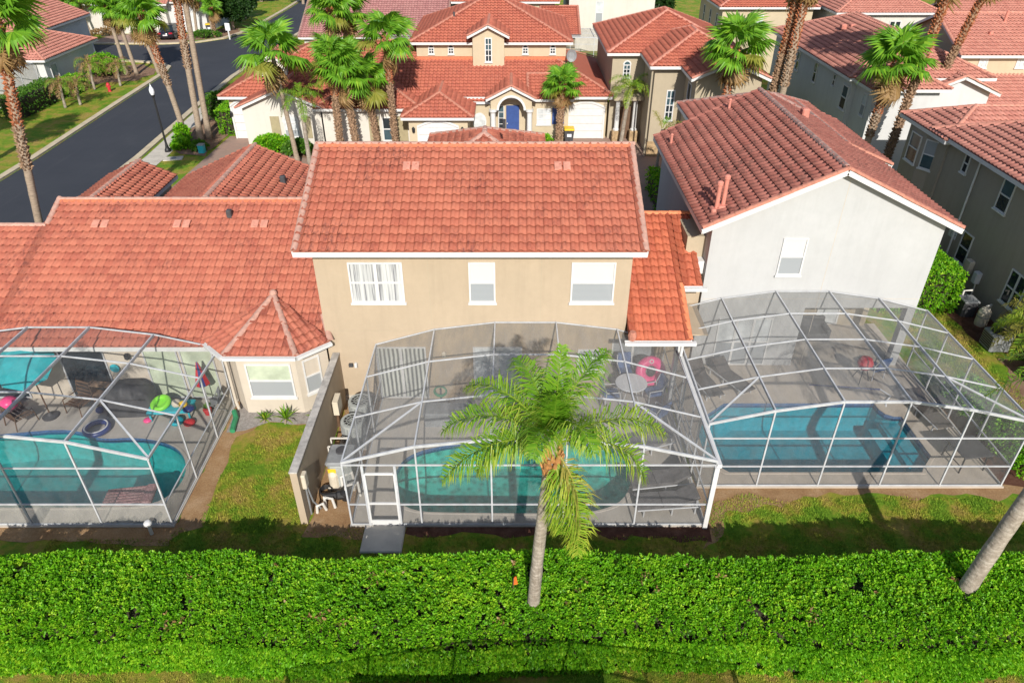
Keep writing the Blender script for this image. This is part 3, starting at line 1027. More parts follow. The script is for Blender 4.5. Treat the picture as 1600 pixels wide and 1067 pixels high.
o = MB().cbox(-4.28, -3.1, 13.3, 14.28, -.05, .07).build('path', 'concrete')
o['kind'] = 'structure'

# decks with real pools sunk in them
def smooth_loop(pts, it=2):
    for _ in range(it):
        q = []
        n = len(pts)
        for i in range(n):
            a, b = pts[i], pts[(i + 1) % n]
            q += [(a[0] * .75 + b[0] * .25, a[1] * .75 + b[1] * .25), (a[0] * .25 + b[0] * .75, a[1] * .25 + b[1] * .75)]
        pts = q
    return pts

def pool(name_label, deck, loop, wm, bmn, deckmat, depth=1.05, top=.06):
    x0, x1, y0, y1 = deck
    out = [Vector((x, y, top)) for x, y in ((x0, y0), (x1, y0), (x1, y1), (x0, y1))]
    inn = [Vector((x, y, top)) for x, y in loop]
    tri = tessellate_polygon([out, inn])
    m = MB()
    m.v = [tuple(p) for p in out + inn]
    m.f = [tuple(t) for t in tri]
    n = len(inn)
    k = len(m.v)
    m.v += [(p.x, p.y, -.12) for p in out]
    m.f += [(i, (i + 1) % 4, k + (i + 1) % 4, k + i) for i in range(4)]
    d = m.build('pool_deck', deckmat)
    d['kind'] = 'structure'
    cx = sum(p[0] for p in loop) / n
    cy_ = sum(p[1] for p in loop) / n
    t = thing('swimming_pool', name_label, 'pool', (cx, cy_, 0))
    def ring(s, z):
        return [(cx + (x - cx) * s, cy_ + (y - cy_) * s, z) for x, y in loop]
    b = MB()
    rings = [ring(1.0, top - .2), ring(1.0, -.6), ring(.94, -depth + .1), ring(.88, -depth)]
    for r in rings:
        b.v += r
    for a in range(3):
        b.f += [(a * n + i, a * n + (i + 1) % n, (a + 1) * n + (i + 1) % n, (a + 1) * n + i) for i in range(n)]
    b.f.append(tuple(3 * n + i for i in range(n)))
    b.build('basin', bmn, t)
    w = MB()
    r0, r1 = ring(1.0, top), ring(1.0, top - .2)
    w.v = r0 + r1
    w.f = [(i, (i + 1) % n, n + (i + 1) % n, n + i) for i in range(n)]
    w.build('waterline_tiles', 'pooltile', t)
    w = MB()
    w.v = ring(1.002, top + .018) + ring(1.035, top + .018) + ring(1.04, top + .002)
    w.f = [(i, (i + 1) % n, n + (i + 1) % n, n + i) for i in range(n)] + [(n + i, n + (i + 1) % n, 2 * n + (i + 1) % n, 2 * n + i) for i in range(n)]
    w.build('coping', deckmat, t)
    w = MB()
    w.v = ring(.999, top - .11)
    ar = sum(loop[i][0] * loop[(i + 1) % n][1] - loop[(i + 1) % n][0] * loop[i][1] for i in range(n))
    w.f = [tuple(range(n)) if ar > 0 else tuple(range(n - 1, -1, -1))]
    w.build('water', wm, t, fix=False)
    return t
pm = smooth_loop([(-3.75, 16.4), (-3.4, 17.3), (-2.2, 17.75), (-.8, 17.95), (1.1, 18.0), (2.9, 17.85), (3.75, 17.3), (3.85, 16.4), (3.4, 15.2), (2.4, 14.75), (1.0, 14.72), (-1.6, 14.75), (-3.0, 14.8), (-3.6, 15.4)])
pool('kidney pool with mottled green water inside the middle cage', DECKS['mid'], pm, 'w_mid', 'b_mid', 'deck')
pl = smooth_loop([(-19, 18.0), (-17.2, 18.3), (-15.0, 18.6), (-13.9, 18.0), (-12.6, 18.15), (-11.2, 17.75), (-10.45, 16.9), (-10.25, 15.9), (-10.7, 15.05), (-12.3, 14.95), (-15.4, 14.95), (-19, 14.95)])
pool('teal pool with rounded end inside the left cage', DECKS['left'], pl, 'w_left', 'b_left', 'deck')
pr_ = [(6.3, 17.0), (6.9, 16.45), (13.0, 16.45), (13.1, 16.6), (13.65, 17.2), (13.6, 19.2), (13.35, 19.2), (13.1, 19.35), (12.98, 19.6), (12.95, 19.95), (7.6, 19.95), (6.7, 19.2), (6.3, 18.2)]
prt = pool('clear blue pool with entry steps inside the right cage', DECKS['right'], pr_, 'w_right', 'b_right', 'deck_w')
for k in range(2):
    MB().box(12.9 - .38 * k, 13.3 - .38 * k if k else 13.55, 16.7 + .05 * k, 19.15 - .05 * k, -1.05, -.22 - .2 * k).build('step', 'b_right', prt)

# ------------------------------------------------------------------ the row of houses with the pools
H_main = House('townhouse', 'tan two storey house with red tile roof behind the middle pool cage', 'house', (-1, 24, 0), 'tan', 'main', 'ridge_main', True)
h = H_main
xL, xR, yF = -6.34, 3.84, 20.25
YE, YR, ZE, ZR = 19.8, 24.3, 6.12, 8.0
w = MB()
w.prism([(xL, yF, 2.62), (xL, 28.35, 2.62), (xL, 28.35, 6.2), (xL, YR, ZR - .08), (xL, yF, 6.2)], (xR - xL, 0, 0))
h.part('wall', w, 'tan')
h.part('wall', MB().box(xL, 3.3, yF, 28.35, 0, 2.62), 'tan')
X0, X1 = -6.8, 4.2
h.roof([([(X0, YE, ZE), (X1, YE, ZE), (X1, YR, ZR), (X0, YR, ZR)], True), ([(X1, 28.8, ZE), (X0, 28.8, ZE), (X0, YR, ZR), (X1, YR, ZR)], False)],
       [((X0, YE, ZE), (X1, YE, ZE)), ((X0, YE, ZE), (X0, YR, ZR)), ((X1, YE, ZE), (X1, YR, ZR))],
       [((X0, YR, ZR), (X1, YR, ZR)), ((X0 + .05, YE, ZE), (X0 + .05, YR, ZR)), ((X1 - .05, YE, ZE), (X1 - .05, YR, ZR))])
ro = h.first
sl = (ZR - ZE) / (YR - YE)
mo = MB().prism([(X0 + .1, YR - .2, ZR - .2 * sl + .075), (X1 - .1, YR - .2, ZR - .2 * sl + .075), (X1 - .1, YR - .02, ZR + .095), (X0 + .1, YR - .02, ZR + .095)], (0, 0, .02))
mo.build('ridge_mortar', 'mortar', ro)
h.block(-3.2, 1.0, 26.2, 31, 6.1, 'hip', .4, vis='SWE')            # wing whose peak shows over the ridge
for wx, ww, cc, up, lo in ((-4.39, 1.75, 2, 'curtain', 'curtain'), (-.97, .86, 1, 'blind', 'screenpane'), (2.62, 1.42, 1, 'blind', 'screenpane')):
    window(h, (wx, yF), (0, -1), 4.08, 5.55, ww, cc, 2, up, lo, sill=True)
window(h, (-3.85, yF), (0, -1), .1, 2.3, 1.75, 2, 1, 'blindv', 'blindv', .05, False)
window(h, (-.5, yF), (0, -1), .1, 2.3, 1.7, 2, 1, 'lightpane', 'lightpane', .06, False)
window(h, (2.75, yF), (0, -1), 1.3, 2.2, .95, 1, 1, 'screenpane', 'screenpane', .06)
lm = MB().lathe([(.03, 0), (.07, .03), (.08, .2), (.03, .26)], (-2.35, yF - .1, 1.9), 8)
h.part('wall_lamp', lm, 'beige')
h.part('electric_box', MB().cbox(-5.7, -5.55, yF - .1, yF, 1.5, 1.62, .01), 'dkgrey')
h.part('spotlight', MB().cbox(-5.5, -5.4, yF - .14, yF, 1.5, 1.66, .02), 'trim')
h.part('base_course', MB().box(-6.3, -4.7, yF - .05, yF - .002, 0, .22), 'concrete')
for vx in (-3.55, -3.25, 1.55, 1.85):                                 # paired vent tiles
    v = 23.2
    h.part('roof_vent', MB().prism([(vx - .12, v - .17, ZE + sl * (v - .17 - YE) + .09), (vx + .12, v - .17, ZE + sl * (v - .17 - YE) + .09), (vx + .12, v + .16, ZE + sl * (v + .16 - YE) + .09), (vx - .12, v + .16, ZE + sl * (v + .16 - YE) + .09)], (0, 0, .05)), 'ridge_pink', ro)
vp = MB().lathe([(.07, 0), (.07, .5), (.13, .52), (.13, .62), (.05, .66)], (.1, 26.0, 6.9), 10)
h.part('vent_pipe', vp, 'vent', ro)
h.part('vent_pipe', MB().lathe([(.06, 0), (.06, .3), (.08, .32), (.05, .34)], (-.3, 27.2, 7.7), 8), 'dkgrey', ro)
for jx in (-2.7, .95):
    h.part('control_joint', MB().box(jx - .008, jx + .008, yF - .004, yF + .01, .02, 5.95), 'tan3')
h.part('control_joint', MB().box(xL + .02, 3.8, yF - .004, yF + .01, 2.95, 2.965), 'tan3')
h.finish()

# one storey house on the left with the bay
H_left = House('bungalow', 'one storey cream house with wide red tile roof and bay window', 'house', (-13, 24, 0), 'cream', 'left', 'ridge_main', True)
h = H_left
YE, ZE, S0 = 19.85, 2.55, .4167
YR = 26.2
ZR = ZE + S0 * (YR - YE)
Y2 = 24.95
Z2 = ZE + S0 * (Y2 - YE)
w = MB()
w.prism([(-17.4, 20.25, 0), (-17.4, 31.5, 0), (-17.4, 31.5, 2.7), (-17.4, YR, ZR - .1), (-17.4, 20.25, 2.66)], (17.4 - 6.5, 0, 0))
h.part('wall', w, 'cream')
w = MB()
w.prism([(-26, 20.25, 0), (-26, 28, 0), (-26, 28, 2.7), (-26, Y2, Z2 - .1), (-26, 20.25, 2.66)], (8.6, 0, 0))
h.part('wall', w, 'cream')
XL = -17.75
h.roof([([(XL, YE, ZE), (-6.34, YE, ZE), (-6.34, YR, ZR), (XL, YR, ZR)], True), ([(-26.4, YE, ZE), (XL, YE, ZE), (XL, Y2, Z2), (-26.4, Y2, Z2)], True),
        ([(-6.34, 32, 2.75), (XL, 32, 2.75), (XL, YR, ZR), (-6.34, YR, ZR)], False), ([(XL, 28.5, ZE), (-26.4, 28.5, ZE), (-26.4, Y2, Z2), (XL, Y2, Z2)], False)],
       [((-26.4, YE, ZE), (-10.0, YE, ZE)), ((XL, Y2, Z2), (XL, YR, ZR))],
       [((XL, YR, ZR), (-6.5, YR, ZR)), ((-26.4, Y2, Z2), (XL, Y2, Z2)), ((XL + .05, Y2, Z2), (XL + .05, YR, ZR))])
ro = h.first
mo = MB().prism([(XL + .15, YR - .2, ZR - .2 * S0 + .075), (-6.4, YR - .2, ZR - .2 * S0 + .075), (-6.4, YR - .02, ZR + .095), (XL + .15, YR - .02, ZR + .095)], (0, 0, .02))
mo.build('ridge_mortar', 'mortar', ro)
def on_plane(x, y, hh=.1):
    return (x, y, ZE + S0 * (y - YE) + hh)
for vx in (-15.8, -15.45, -12.7, -12.35, -9.75, -9.4):
    v = 24.9
    h.part('roof_vent', MB().prism([on_plane(vx - .13, v - .16), on_plane(vx + .13, v - .16), on_plane(vx + .13, v + .16), on_plane(vx - .13, v + .16)], (0, 0, .05)), 'ridge_pink', ro)
h.part('roof_vent', MB().cbox(-10.9, -10.7, 25.2, 25.4, on_plane(0, 25.2)[2], on_plane(0, 25.2)[2] + .3, .03), 'dkgrey', ro)
# bay
B = [(-9.95, 20.25), (-9.3, 19.5), (-7.3, 19.5), (-6.4, 20.25)]
w = MB().prism([(x, y, 0) for x, y in B], (0, 0, 2.62))
h.part('bay_wall', w, 'cream')
E_ = [(-10.5, 20.1, 2.66), (-9.5, 19.15, 2.66), (-7.1, 19.15, 2.66), (-6.12, 19.95, 2.72)]
A = (-8.4, 21.75, 3.48)
h.roof([([E_[0], E_[1], A], True), ([E_[1], E_[2], A], True), ([E_[2], E_[3], A], True)], [(E_[0], E_[1]), (E_[1], E_[2]), (E_[2], E_[3])],
       [(E_[1], A), (E_[2], A), (E_[3], (-6.5, 20.9, 3.1))])
mo = MB().lathe([(.12, 0), (.14, .08), (.12, .18), (.05, .24)], (-8.4, 21.75, 3.45), 10)
h.part('finial', mo, 'ridge_main')
gm = MB()
for a, b in ((E_[0], E_[1]), (E_[1], E_[2]), (E_[2], E_[3])):
    a, b = Vector(a), Vector(b)
    n_ = Vector((b.y - a.y, -(b.x - a.x), 0)).normalized() * .06
    gm.bar(a + n_ + Vector((0, 0, -.06)), b + n_ + Vector((0, 0, -.06)), .12, .11)
h.part('gutter', gm, 'trim')
window(h, (-8.25, 19.5), (0, -1), .72, 2.12, 1.55, 1, 2, 'greenpane', 'screenpane', .06)
window(h, (-6.9, 19.85), (.64, -.77), .72, 2.12, .62, 1, 2, 'greenpane', 'screenpane', .05)
h.part('downpipe', MB().tube([(-9.75, 19.75, 2.5), (-9.75, 19.72, .3), (-9.6, 19.5, .15)], .05, 8), 'cream')
for wx, ww, mt in ((-12.2, 1.2, 'greenpane'), (-10.95, 1.15, 'greenpane'), (-14.95, 1.6, 'dark'), (-18.2, 1.8, 'dark')):
    window(h, (wx, 20.25), (0, -1), .1, 2.25, ww, 1, 1, mt, mt, .05, False, frame='alu_g')
lp = MB().lathe([(.05, 0), (.09, .05), (.09, .2), (.02, .26)], (-13.3, 20.12, 1.85), 8)
h.part('wall_lamp', lp, 'black')
# front wings beyond the ridge
h.block(-16.2, -9.5, 28.5, 34.6, 2.85, 'gy', .4, .44, vis='WE')
h.block(-20.2, -17.4, 28.5, 34.6, 2.95, 'gy', .3, .45, vis='WE')
h.part('roof_vent', MB().cbox(-10.9, -10.65, 31.9, 32.15, 3.6, 4.0, .03), 'dkgrey', ro)
h.finish()

# link roof between the tan and the white house
H_link = House('link_building', 'low link building with bright orange tile roof between tan and white houses', 'building', (5.2, 22, 0), 'tan', 'link', 'ridge_orange', True)
h = H_link
YE, ZE = 19.45, 3.08
YR = 24.7
ZR = ZE + .4167 * (YR - YE)
zp = lambda y: ZE + .4167 * (y - YE)
ys2 = 21.55
h.part('wall', MB().box(3.36, 6.8, 22.4, 26, 0, 3.6), 'tan')
h.part('wall', MB().prism([(3.9, 22.4, 3.6), (3.9, 26.5, 3.6), (3.9, YR, ZR - .1), (3.9, 22.4, zp(22.4) - .1)], (2.6, 0, 0)), 'tan')
h.part('post', MB().box(5.55, 5.7, 19.9, 20.1, 0, 3.0), 'trim')
h.roof([([(3.86, YE, ZE), (5.9, YE, ZE), (5.9, YR, ZR), (3.86, YR, ZR)], True), ([(5.9, ys2, zp(ys2)), (6.6, ys2, zp(ys2)), (6.6, YR, ZR), (5.9, YR, ZR)], True),
        ([(6.6, 29, 3.2), (3.86, 29, 3.2), (3.86, YR, ZR), (6.6, YR, ZR)], False)],
       [((3.7, YE, ZE), (5.9, YE, ZE)), ((5.9, YE, ZE), (5.9, ys2, zp(ys2))), ((5.9, ys2, zp(ys2)), (6.6, ys2, zp(ys2)))],
       [((3.9, YR, ZR), (6.6, YR, ZR)), ((5.85, YE, ZE), (5.85, ys2, zp(ys2)))])
ro = h.first
h.part('gutter', MB().bar((3.7, YE - .08, ZE - .07), (6.05, YE - .08, ZE - .07), .13, .12), 'trim')
h.part('gutter', MB().bar((5.9, ys2 - .08, zp(ys2) - .09), (6.75, ys2 - .08, zp(ys2) - .09), .13, .12), 'trim')
h.part('downpipe', MB().tube([(5.62, YE - .05, ZE - .1), (5.62, YE - .02, 2.5)], .05, 8), 'trim')
h.part('ridge_tile', MB().lathe([(.13, 0), (.15, .15), (.1, .3)], (3.95, YE + .05, ZE + .02), 8), 'ridge_red', ro)
h.part('ceiling', MB().prism([(3.3, 20.3, 2.72), (6.7, 20.3, 2.72), (6.7, 22.4, 2.72), (3.3, 22.4, 2.72)], (0, 0, .05)), 'tan')
window(h, (4.6, 22.4), (0, -1), .1, 2.2, 1.6, 2, 1, 'screenpane', 'screenpane', .05, False)
h.finish()

# white gabled house on the right
H_right = House('gabled_house', 'white two storey house with gable wall and brown red tiles behind right cage', 'house', (10.8, 26, 0), 'white', 'brown', 'ridge_brown', True, 'ridge_red')
h = H_right
x0, x1, y0, y1 = 6.85, 14.78, 22.3, 31.6
xm = (x0 + x1) / 2
ZE, XE0, XE1 = 5.88, 6.42, 15.2
sl = .47
zr = ZE + sl * (xm - XE0)
zt = ZE + sl * (x0 - XE0) - .06
h.part('wall', MB().prism([(x0, y0, 2.62), (x1, y0, 2.62), (x1, y0, zt), (xm, y0, zr - .08), (x0, y0, zt)], (0, y1 - y0, 0)), 'white')
h.part('wall', MB().box(x0, 10.72, y0, y1, 0, 2.62), 'white')
h.part('wall', MB().box(10.72, x1, 25.2, y1, 0, 2.62), 'tan3')
h.part('porch_post', MB().box(x1 - .3, x1, y0, y0 + .3, 0, 2.62), 'white')
Yf, Yb = 22.0, 31.9
h.roof([([(XE0, Yb, ZE), (XE0, Yf, ZE), (xm, Yf, zr), (xm, Yb, zr)], True), ([(XE1, Yf, ZE), (XE1, Yb, ZE), (xm, Yb, zr), (xm, Yf, zr)], True)],
       [((XE0, Yf, ZE), (XE0, Yb, ZE)), ((XE1, Yf, ZE), (XE1, Yb, ZE)), ((XE0, Yf, ZE), (xm, Yf, zr)), ((xm, Yf, zr), (XE1, Yf, ZE))],
       [((xm, Yf + .2, zr), (xm, Yb, zr)), ((XE0, Yf + .05, ZE), (xm, Yf + .05, zr), 'ridge_red'), ((XE1, Yf + .05, ZE), (xm, Yf + .05, zr), 'ridge_red')])
ro = h.first
h.block(8.9, 14.6, 31.9, 36.5, 6.0, 'hip', .45, vis='SWE')
h.block(8.0, 10.4, 30.6, 33.2, 5.6, 'hip', .4, vis='SWE')
h.block(12.0, 15.3, 29.0, 34.4, 5.75, 'gy', .45, vis='WE')
h.part('wall', MB().box(6.2, 6.85, 22.9, 24.9, 3.3, 5.2), 'tan3')
h.part('ledge', MB().box(6.1, 6.83, 22.55, 22.9, 3.9, 4.4), 'trim')
for px, hh in ((7.02, 1.05), (7.24, 1.15)):
    py = 22.85 + (px - 7.02) * .2
    h.part('vent_pipe', MB().lathe([(.075, 0), (.075, hh - .12), (.11, hh - .1), (.11, hh), (.05, hh + .05)], (px, py, ZE + sl * (px - XE0)), 12), 'vent', ro)
    h.part('flashing', MB().cbox(px - .2, px + .2, py - .2, py + .2, ZE + sl * (px - XE0) - .1, ZE + sl * (px - XE0) + .14, .04), 'vent', ro)
for px, py in ((6.85, 30.2), (9.4, 31.2)):
    h.part('vent_pipe', MB().lathe([(.06, 0), (.06, .4), (.08, .42), (.04, .48)], (px, py, ZE + sl * (px - XE0)), 10), 'vent', ro)
h.part('roof_vent', MB().cbox(12.0, 12.3, 29.6, 30.0, 7.3, 7.75, .05), 'vent', ro)
window(h, (9.78, y0), (0, -1), 4.0, 5.42, .86, 1, 2, 'blind', 'screenpane', .05)
window(h, (8.65, y0), (0, -1), .1, 2.2, 2.0, 3, 2, 'lightpane', 'screenpane', .05, False)
for dx in (11.6, 13.1):
    window(h, (dx, 25.2), (0, -1), .1, 2.2, .95, 1, 1, 'lightpane', 'lightpane', .07, False)
h.part('control_joint', MB().box(11.1, 11.116, y0 - .004, y0 + .01, .02, 7.6), 'cream')
h.part('control_joint', MB().box(6.9, 14.7, y0 - .004, y0 + .01, 3.0, 3.014), 'cream')
h.part('meter_box', MB().cbox(6.6, 6.84, 26, 26.5, 1.2, 1.9, .02), 'midgrey')
h.finish()

# taupe house at the right edge
H_grey = House('side_house', 'taupe two storey house in shade with pink tiles at right edge', 'house', (24, 28, 0), 'grey', 'pink', 'ridge_pink')
h = H_grey
h.block(20.4, 29, 20, 33.2, 5.72, 'hip', .45, vis='SWE')
bay = [(20.4, 36.0), (20.05, 35.5), (20.05, 34.2), (20.6, 33.3), (24, 33.2), (24, 37)]
h.block(20.3, 26.5, 32.6, 36.2, 5.6, 'hip', .45, vis='SWE')
h.part('bay_wall', MB().prism([(20.3, 35.9, 0), (19.95, 35.3, 0), (19.95, 34.0, 0), (20.5, 33.1, 0), (20.6, 35.9, 0)], (0, 0, 5.55)), 'grey')
window(h, (19.95, 34.7), (-1, 0), 3.75, 5.15, 1.0, 1, 2, 'teal_glass', 'dark', .05)
window(h, (20.22, 33.55), (-.85, -.52), 3.75, 5.15, .8, 1, 2, 'screenpane', 'teal_glass', .05)
window(h, (20.4, 30.95), (-1, 0), 4.55, 5.4, .42, 1, 2, 'dark', 'dark', .05)
window(h, (20.4, 27.75), (-1, 0), 4.07, 5.4, .8, 1, 2, 'teal_glass', 'dark', .05)
window(h, (20.4, 29.0), (-1, 0), 1.05, 2.45, .8, 1, 2, 'dark', 'dark', .05)
window(h, (20.4, 25.15), (-1, 0), 1.0, 2.46, 1.1, 2, 2, 'dark', 'dark', .05)
g = MB()
for i in range(3):
    for j in range(3):
        obox(g, (20.4, 30.1), (-1, 0), -.32 + i * .21, -.14 + i * .21, 0, .03, 1.75 + j * .2, 1.92 + j * .2)
h.part('glass_block', g, 'lightpane')
h.part('downpipe', MB().tube([(20.33, 29.95, 5.5), (20.33, 29.95, .1)], .045, 8), 'trim')
h.part('meter_box', MB().cbox(20.15, 20.4, 27.9, 28.3, 1.0, 1.6, .03), 'beige')
h.part('meter_box', MB().cbox(20.15, 20.4, 27.2, 27.5, .9, 1.4, .03), 'trim')
h.part('conduit', MB().tube([(20.3, 27.3, .9), (20.3, 27.3, .2), (20.2, 27.9, .2), (20.2, 27.9, .7)], .04, 6), 'pvc')
h.finish()

# ------------------------------------------------------------------ houses across the court
H_c = House('court_house', 'long cream house with blue front door and red hip roofs across the court', 'house', (-4, 54, 0), 'tan2', 'red', 'ridge_red')
h = H_c
h.block(-6.8, 3.85, 53.6, 63, 5.8, 'hip', .42, wall='tan2')
h.block(-19.6, 6.6, 50.1, 61, 3.0, 'hip', .5, wall='tan2', vis='SW')
h.block(-18.0, -12.7, 48.0, 56, 2.75, 'gy', .35, wall='pale', vis='WE')
h.block(-12.8, -6.4, 48.0, 54, 2.75, 'hip', .4, wall='pale', vis='SWE')
h.block(-6.75, -2.9, 46.5, 54, 2.6, 'hip', .42, wall='tan2')
h.block(-1.45, 1.35, 48.9, 54, 3.1, 'gy', .3, .5, wall='tan2', vis='WE', wallless=True)
fw_ = [(-1.45, 48.9, 2.3), (-.9, 48.9, 2.3)] + [(-.05 - .85 * math.cos(math.pi * i / 12), 48.9, 2.3 + .85 * math.sin(math.pi * i / 12)) for i in range(13)] + [(.8, 48.9, 2.3), (1.35, 48.9, 2.3), (1.35, 48.9, 3.2), (-.05, 48.9, 3.88), (-1.45, 48.9, 3.2)]
h.part('portico_wall', MB().prism(fw_, (0, .25, 0)), 'tan2')
for sx in (-1.45, 1.2):
    h.part('portico_beam', MB().box(sx, sx + .15, 49.16, 50.1, 2.3, 3.15), 'tan2')
h.block(-2.9, -1.5, 49.6, 54, 2.75, 'gx', .25, wall='tan2', vis='S')
h.block(1.4, 3.9, 49.5, 54, 2.95, 'gx', .3, wall='tan2', vis='S')
h.block(-2.75, -.55, 52.7, 58, 6.35, 'gy', .35, .5, wall='tan2', vis='WE', z0=4)
h.block(-17.6, -15.7, 51.6, 55.5, 4.75, 'gy', .25, .5, wall='pale', vis='WE', z0=3.5)
ro = h.first
h.part('ridge_mortar', MB().box(-6.9, -2.78, 53.36, 53.58, 4.55, 4.8), 'mortar')
h.part('ridge_mortar', MB().box(-.5, 3.9, 53.36, 53.58, 4.55, 4.8), 'mortar')
for wx in (-5.75, -4.35, .95, 2.9):
    window(h, (wx, 53.6), (0, -1), 4.95, 5.38, .42, 2, 2, 'teal_glass', 'dark', .06, True, True, True)
window(h, (-1.65, 52.7), (0, -1), 4.6, 6.2, .5, 2, 4, 'teal_glass', 'dark', .07, True, True)
garage_door(h, (-4.85, 46.5), (0, -1), 2.5, 1.85)
garage_door(h, (5.15, 50.1), (0, -1), 2.4, 2.1)
garage_door(h, (-18.75, 50.1), (0, -1), 1.4, 2.2)
window(h, (-14.9, 48.0), (0, -1), .75, 1.75, 1.0, 2, 2, 'lightpane', 'screenpane', .07, True, True, True)
for sx in (-15.95, -13.85):
    h.part('shutter', MB().box(sx - .3, sx + .3, 47.94, 47.998, .7, 2.15), 'shutter')
window(h, (-8.35, 48.0), (0, -1), .5, 2.1, .8, 1, 2, 'dark', 'teal_glass', .07)
for sx in (-9.3, -7.4):
    h.part('shutter', MB().box(sx - .35, sx + .35, 47.94, 47.998, .5, 2.15), 'shutter')
# portico
arc = MB()
k = 12
for i in range(k):
    a, b = math.pi * i / k, math.pi * (i + 1) / k
    def P_(t, r_):
        return (-.05 + r_ * math.cos(t), 48.9, 2.3 + r_ * math.sin(t))
    arc.prism([P_(a, .85), P_(b, .85), P_(b, 1.0), P_(a, 1.0)], (0, -.06, 0))
h.part('arch', arc, 'trim')
for cx in (-1.3, 1.2):
    h.part('column', MB().lathe([(.26, 0), (.26, .12), (.19, .16), (.17, 2.1), (.2, 2.15), (.26, 2.2), (.26, 2.36)], (cx, 48.95, 0), 14), 'trim')
d = MB().box(-.4, .5, 50.0, 50.098, 0, 2.3)
dd = h.part('front_door', d, 'bluedoor')
for (a, b, z0_, z1_) in ((-.32, .0, .2, .9), (.1, .42, .2, .9), (-.32, .0, 1.1, 2.0), (.1, .42, 1.1, 2.0)):
    MB().box(a, b, 49.975, 49.998, z0_, z1_).build('door_panel', 'bluedoor', dd)
MB().lathe([(.03, 0), (.045, .04), (.02, .08)], (-.33, 49.95, 1.05), 8).build('handle', 'trim', dd)
window(h, (-.75, 50.1), (0, -1), .15, 2.3, .42, 1, 5, 'teal_glass', 'dark', .05, False, True)
window(h, (2.2, 49.5), (0, -1), 1.15, 2.25, 1.0, 2, 3, 'lightpane', 'lightpane', .07, True, True)
h.part('shutter', MB().box(2.78, 3.6, 49.42, 49.498, 1.2, 2.3), 'bluedoor')
ov_ = MB().lathe([(.48, 0), (.48, .06)], (0, 0, 0), 18)
ov_.v = [(-2.25 + x, 49.6 - z - .01, 1.35 + y * 1.25) for x, y, z in ov_.v]
wo = h.part('oval_window', ov_, 'trim')
ov2 = MB().lathe([(.40, 0), (.40, .02)], (0, 0, 0), 18)
ov2.v = [(-2.25 + x, 49.6 - z - .07, 1.35 + y * 1.25) for x, y, z in ov2.v]
ov2.build('pane', 'lightpane', wo)
rw = MB().lathe([(.48, 0), (.48, .06)], (0, 0, 0), 18)
rw.v = [(-16.65 + x, 51.6 - z - .01, 4.4 + y) for x, y, z in rw.v]
wo = h.part('round_window', rw, 'shutter')
rw = MB().lathe([(.36, 0), (.36, .02)], (0, 0, 0), 18)
rw.v = [(-16.65 + x, 51.6 - z - .07, 4.4 + y) for x, y, z in rw.v]
rw.build('pane', 'teal_glass', wo)
mbx = MB().box(-17.0, -16.3, 51.5, 51.515, 4.37, 4.43).box(-16.68, -16.62, 51.495, 51.512, 4.06, 4.74)
mbx.build('glazing_bar', 'trim', wo)
for lx, ly in ((-6.45, 46.5), (-3.25, 46.5), (3.75, 50.1), (-19.55, 50.1)):
    h.part('wall_lamp', MB().lathe([(.03, 0), (.09, .05), (.11, .28), (.04, .38)], (lx, ly - .14, 1.55), 8), 'black')
dish = MB().lathe([(.05, 0), (.2, .03), (.34, .1), (.36, .12), (.2, .05)], (0, 0, 0), 16)
dish.v = [(4.2 + x, 52.9 - z, 5.0 + y * 1.2) for x, y, z in dish.v]
h.part('satellite_dish', dish, 'midgrey', ro)
h.part('dish_arm', MB().tube([(4.2, 52.95, 5.0), (4.25, 53.0, 4.4)], .04, 6), 'black', ro)
h.part('vent_pipe', MB().lathe([(.07, 0), (.07, .3), (.04, .35)], (-4.2, 56, 7.0), 8), 'dkgrey', ro)
h.finish()

H_e = House('stepped_house', 'tan two storey house with stepped hip roofs beside the parking court', 'house', (11, 50, 0), 'tan3', 'red', 'ridge_pink')
h = H_e
h.block(6.75, 15, 50.1, 59.5, 5.8, 'hip', .42)
h.block(8.95, 15, 46.3, 54, 5.8, 'hip', .4)
h.block(10.9, 14.75, 43.4, 52, 5.75, 'gy', .4, vis='WE')
window(h, (7.75, 50.1), (0, -1), 4.15, 5.0, .5, 2, 3, 'teal_glass', 'dark', .06, True, True, True)
window(h, (10.1, 46.3), (0, -1), 2.4, 4.3, .55, 2, 4, 'teal_glass', 'dark', .07, True, True)
window(h, (10.9, 44.8), (-1, 0), 3.0, 5.1, .9, 1, 2, 'dark', 'teal_glass', .06)
h.part('stone_base', MB().box(8.9, 10.95, 46.22, 46.298, 0, 1.0), 'stone')
for cx in (7.25, 8.45):
    h.part('column', MB().lathe([(.22, 0), (.22, .1), (.16, .15), (.14, 1.9), (.2, 2.0), (.2, 2.1)], (cx, 49.4, .8), 12), 'trim')
    h.part('column_base', MB().cbox(cx - .28, cx + .28, 49.1, 49.7, 0, .8, .03), 'stone')
h.part('porch_roof', MB().box(6.9, 8.9, 49.0, 50.1, 2.9, 3.15), 'tan3')
h.part('front_door', MB().box(7.4, 8.3, 50.02, 50.098, 0, 2.2), 'wood')
h.part('gutter', MB().bar((8.55, 45.84, 5.7), (10.5, 45.84, 5.7), .12, .1), 'trim')
h.part('downpipe', MB().tube([(8.75, 46.1, 5.6), (8.75, 46.1, .1)], .06, 8), 'tan3')
h.finish()

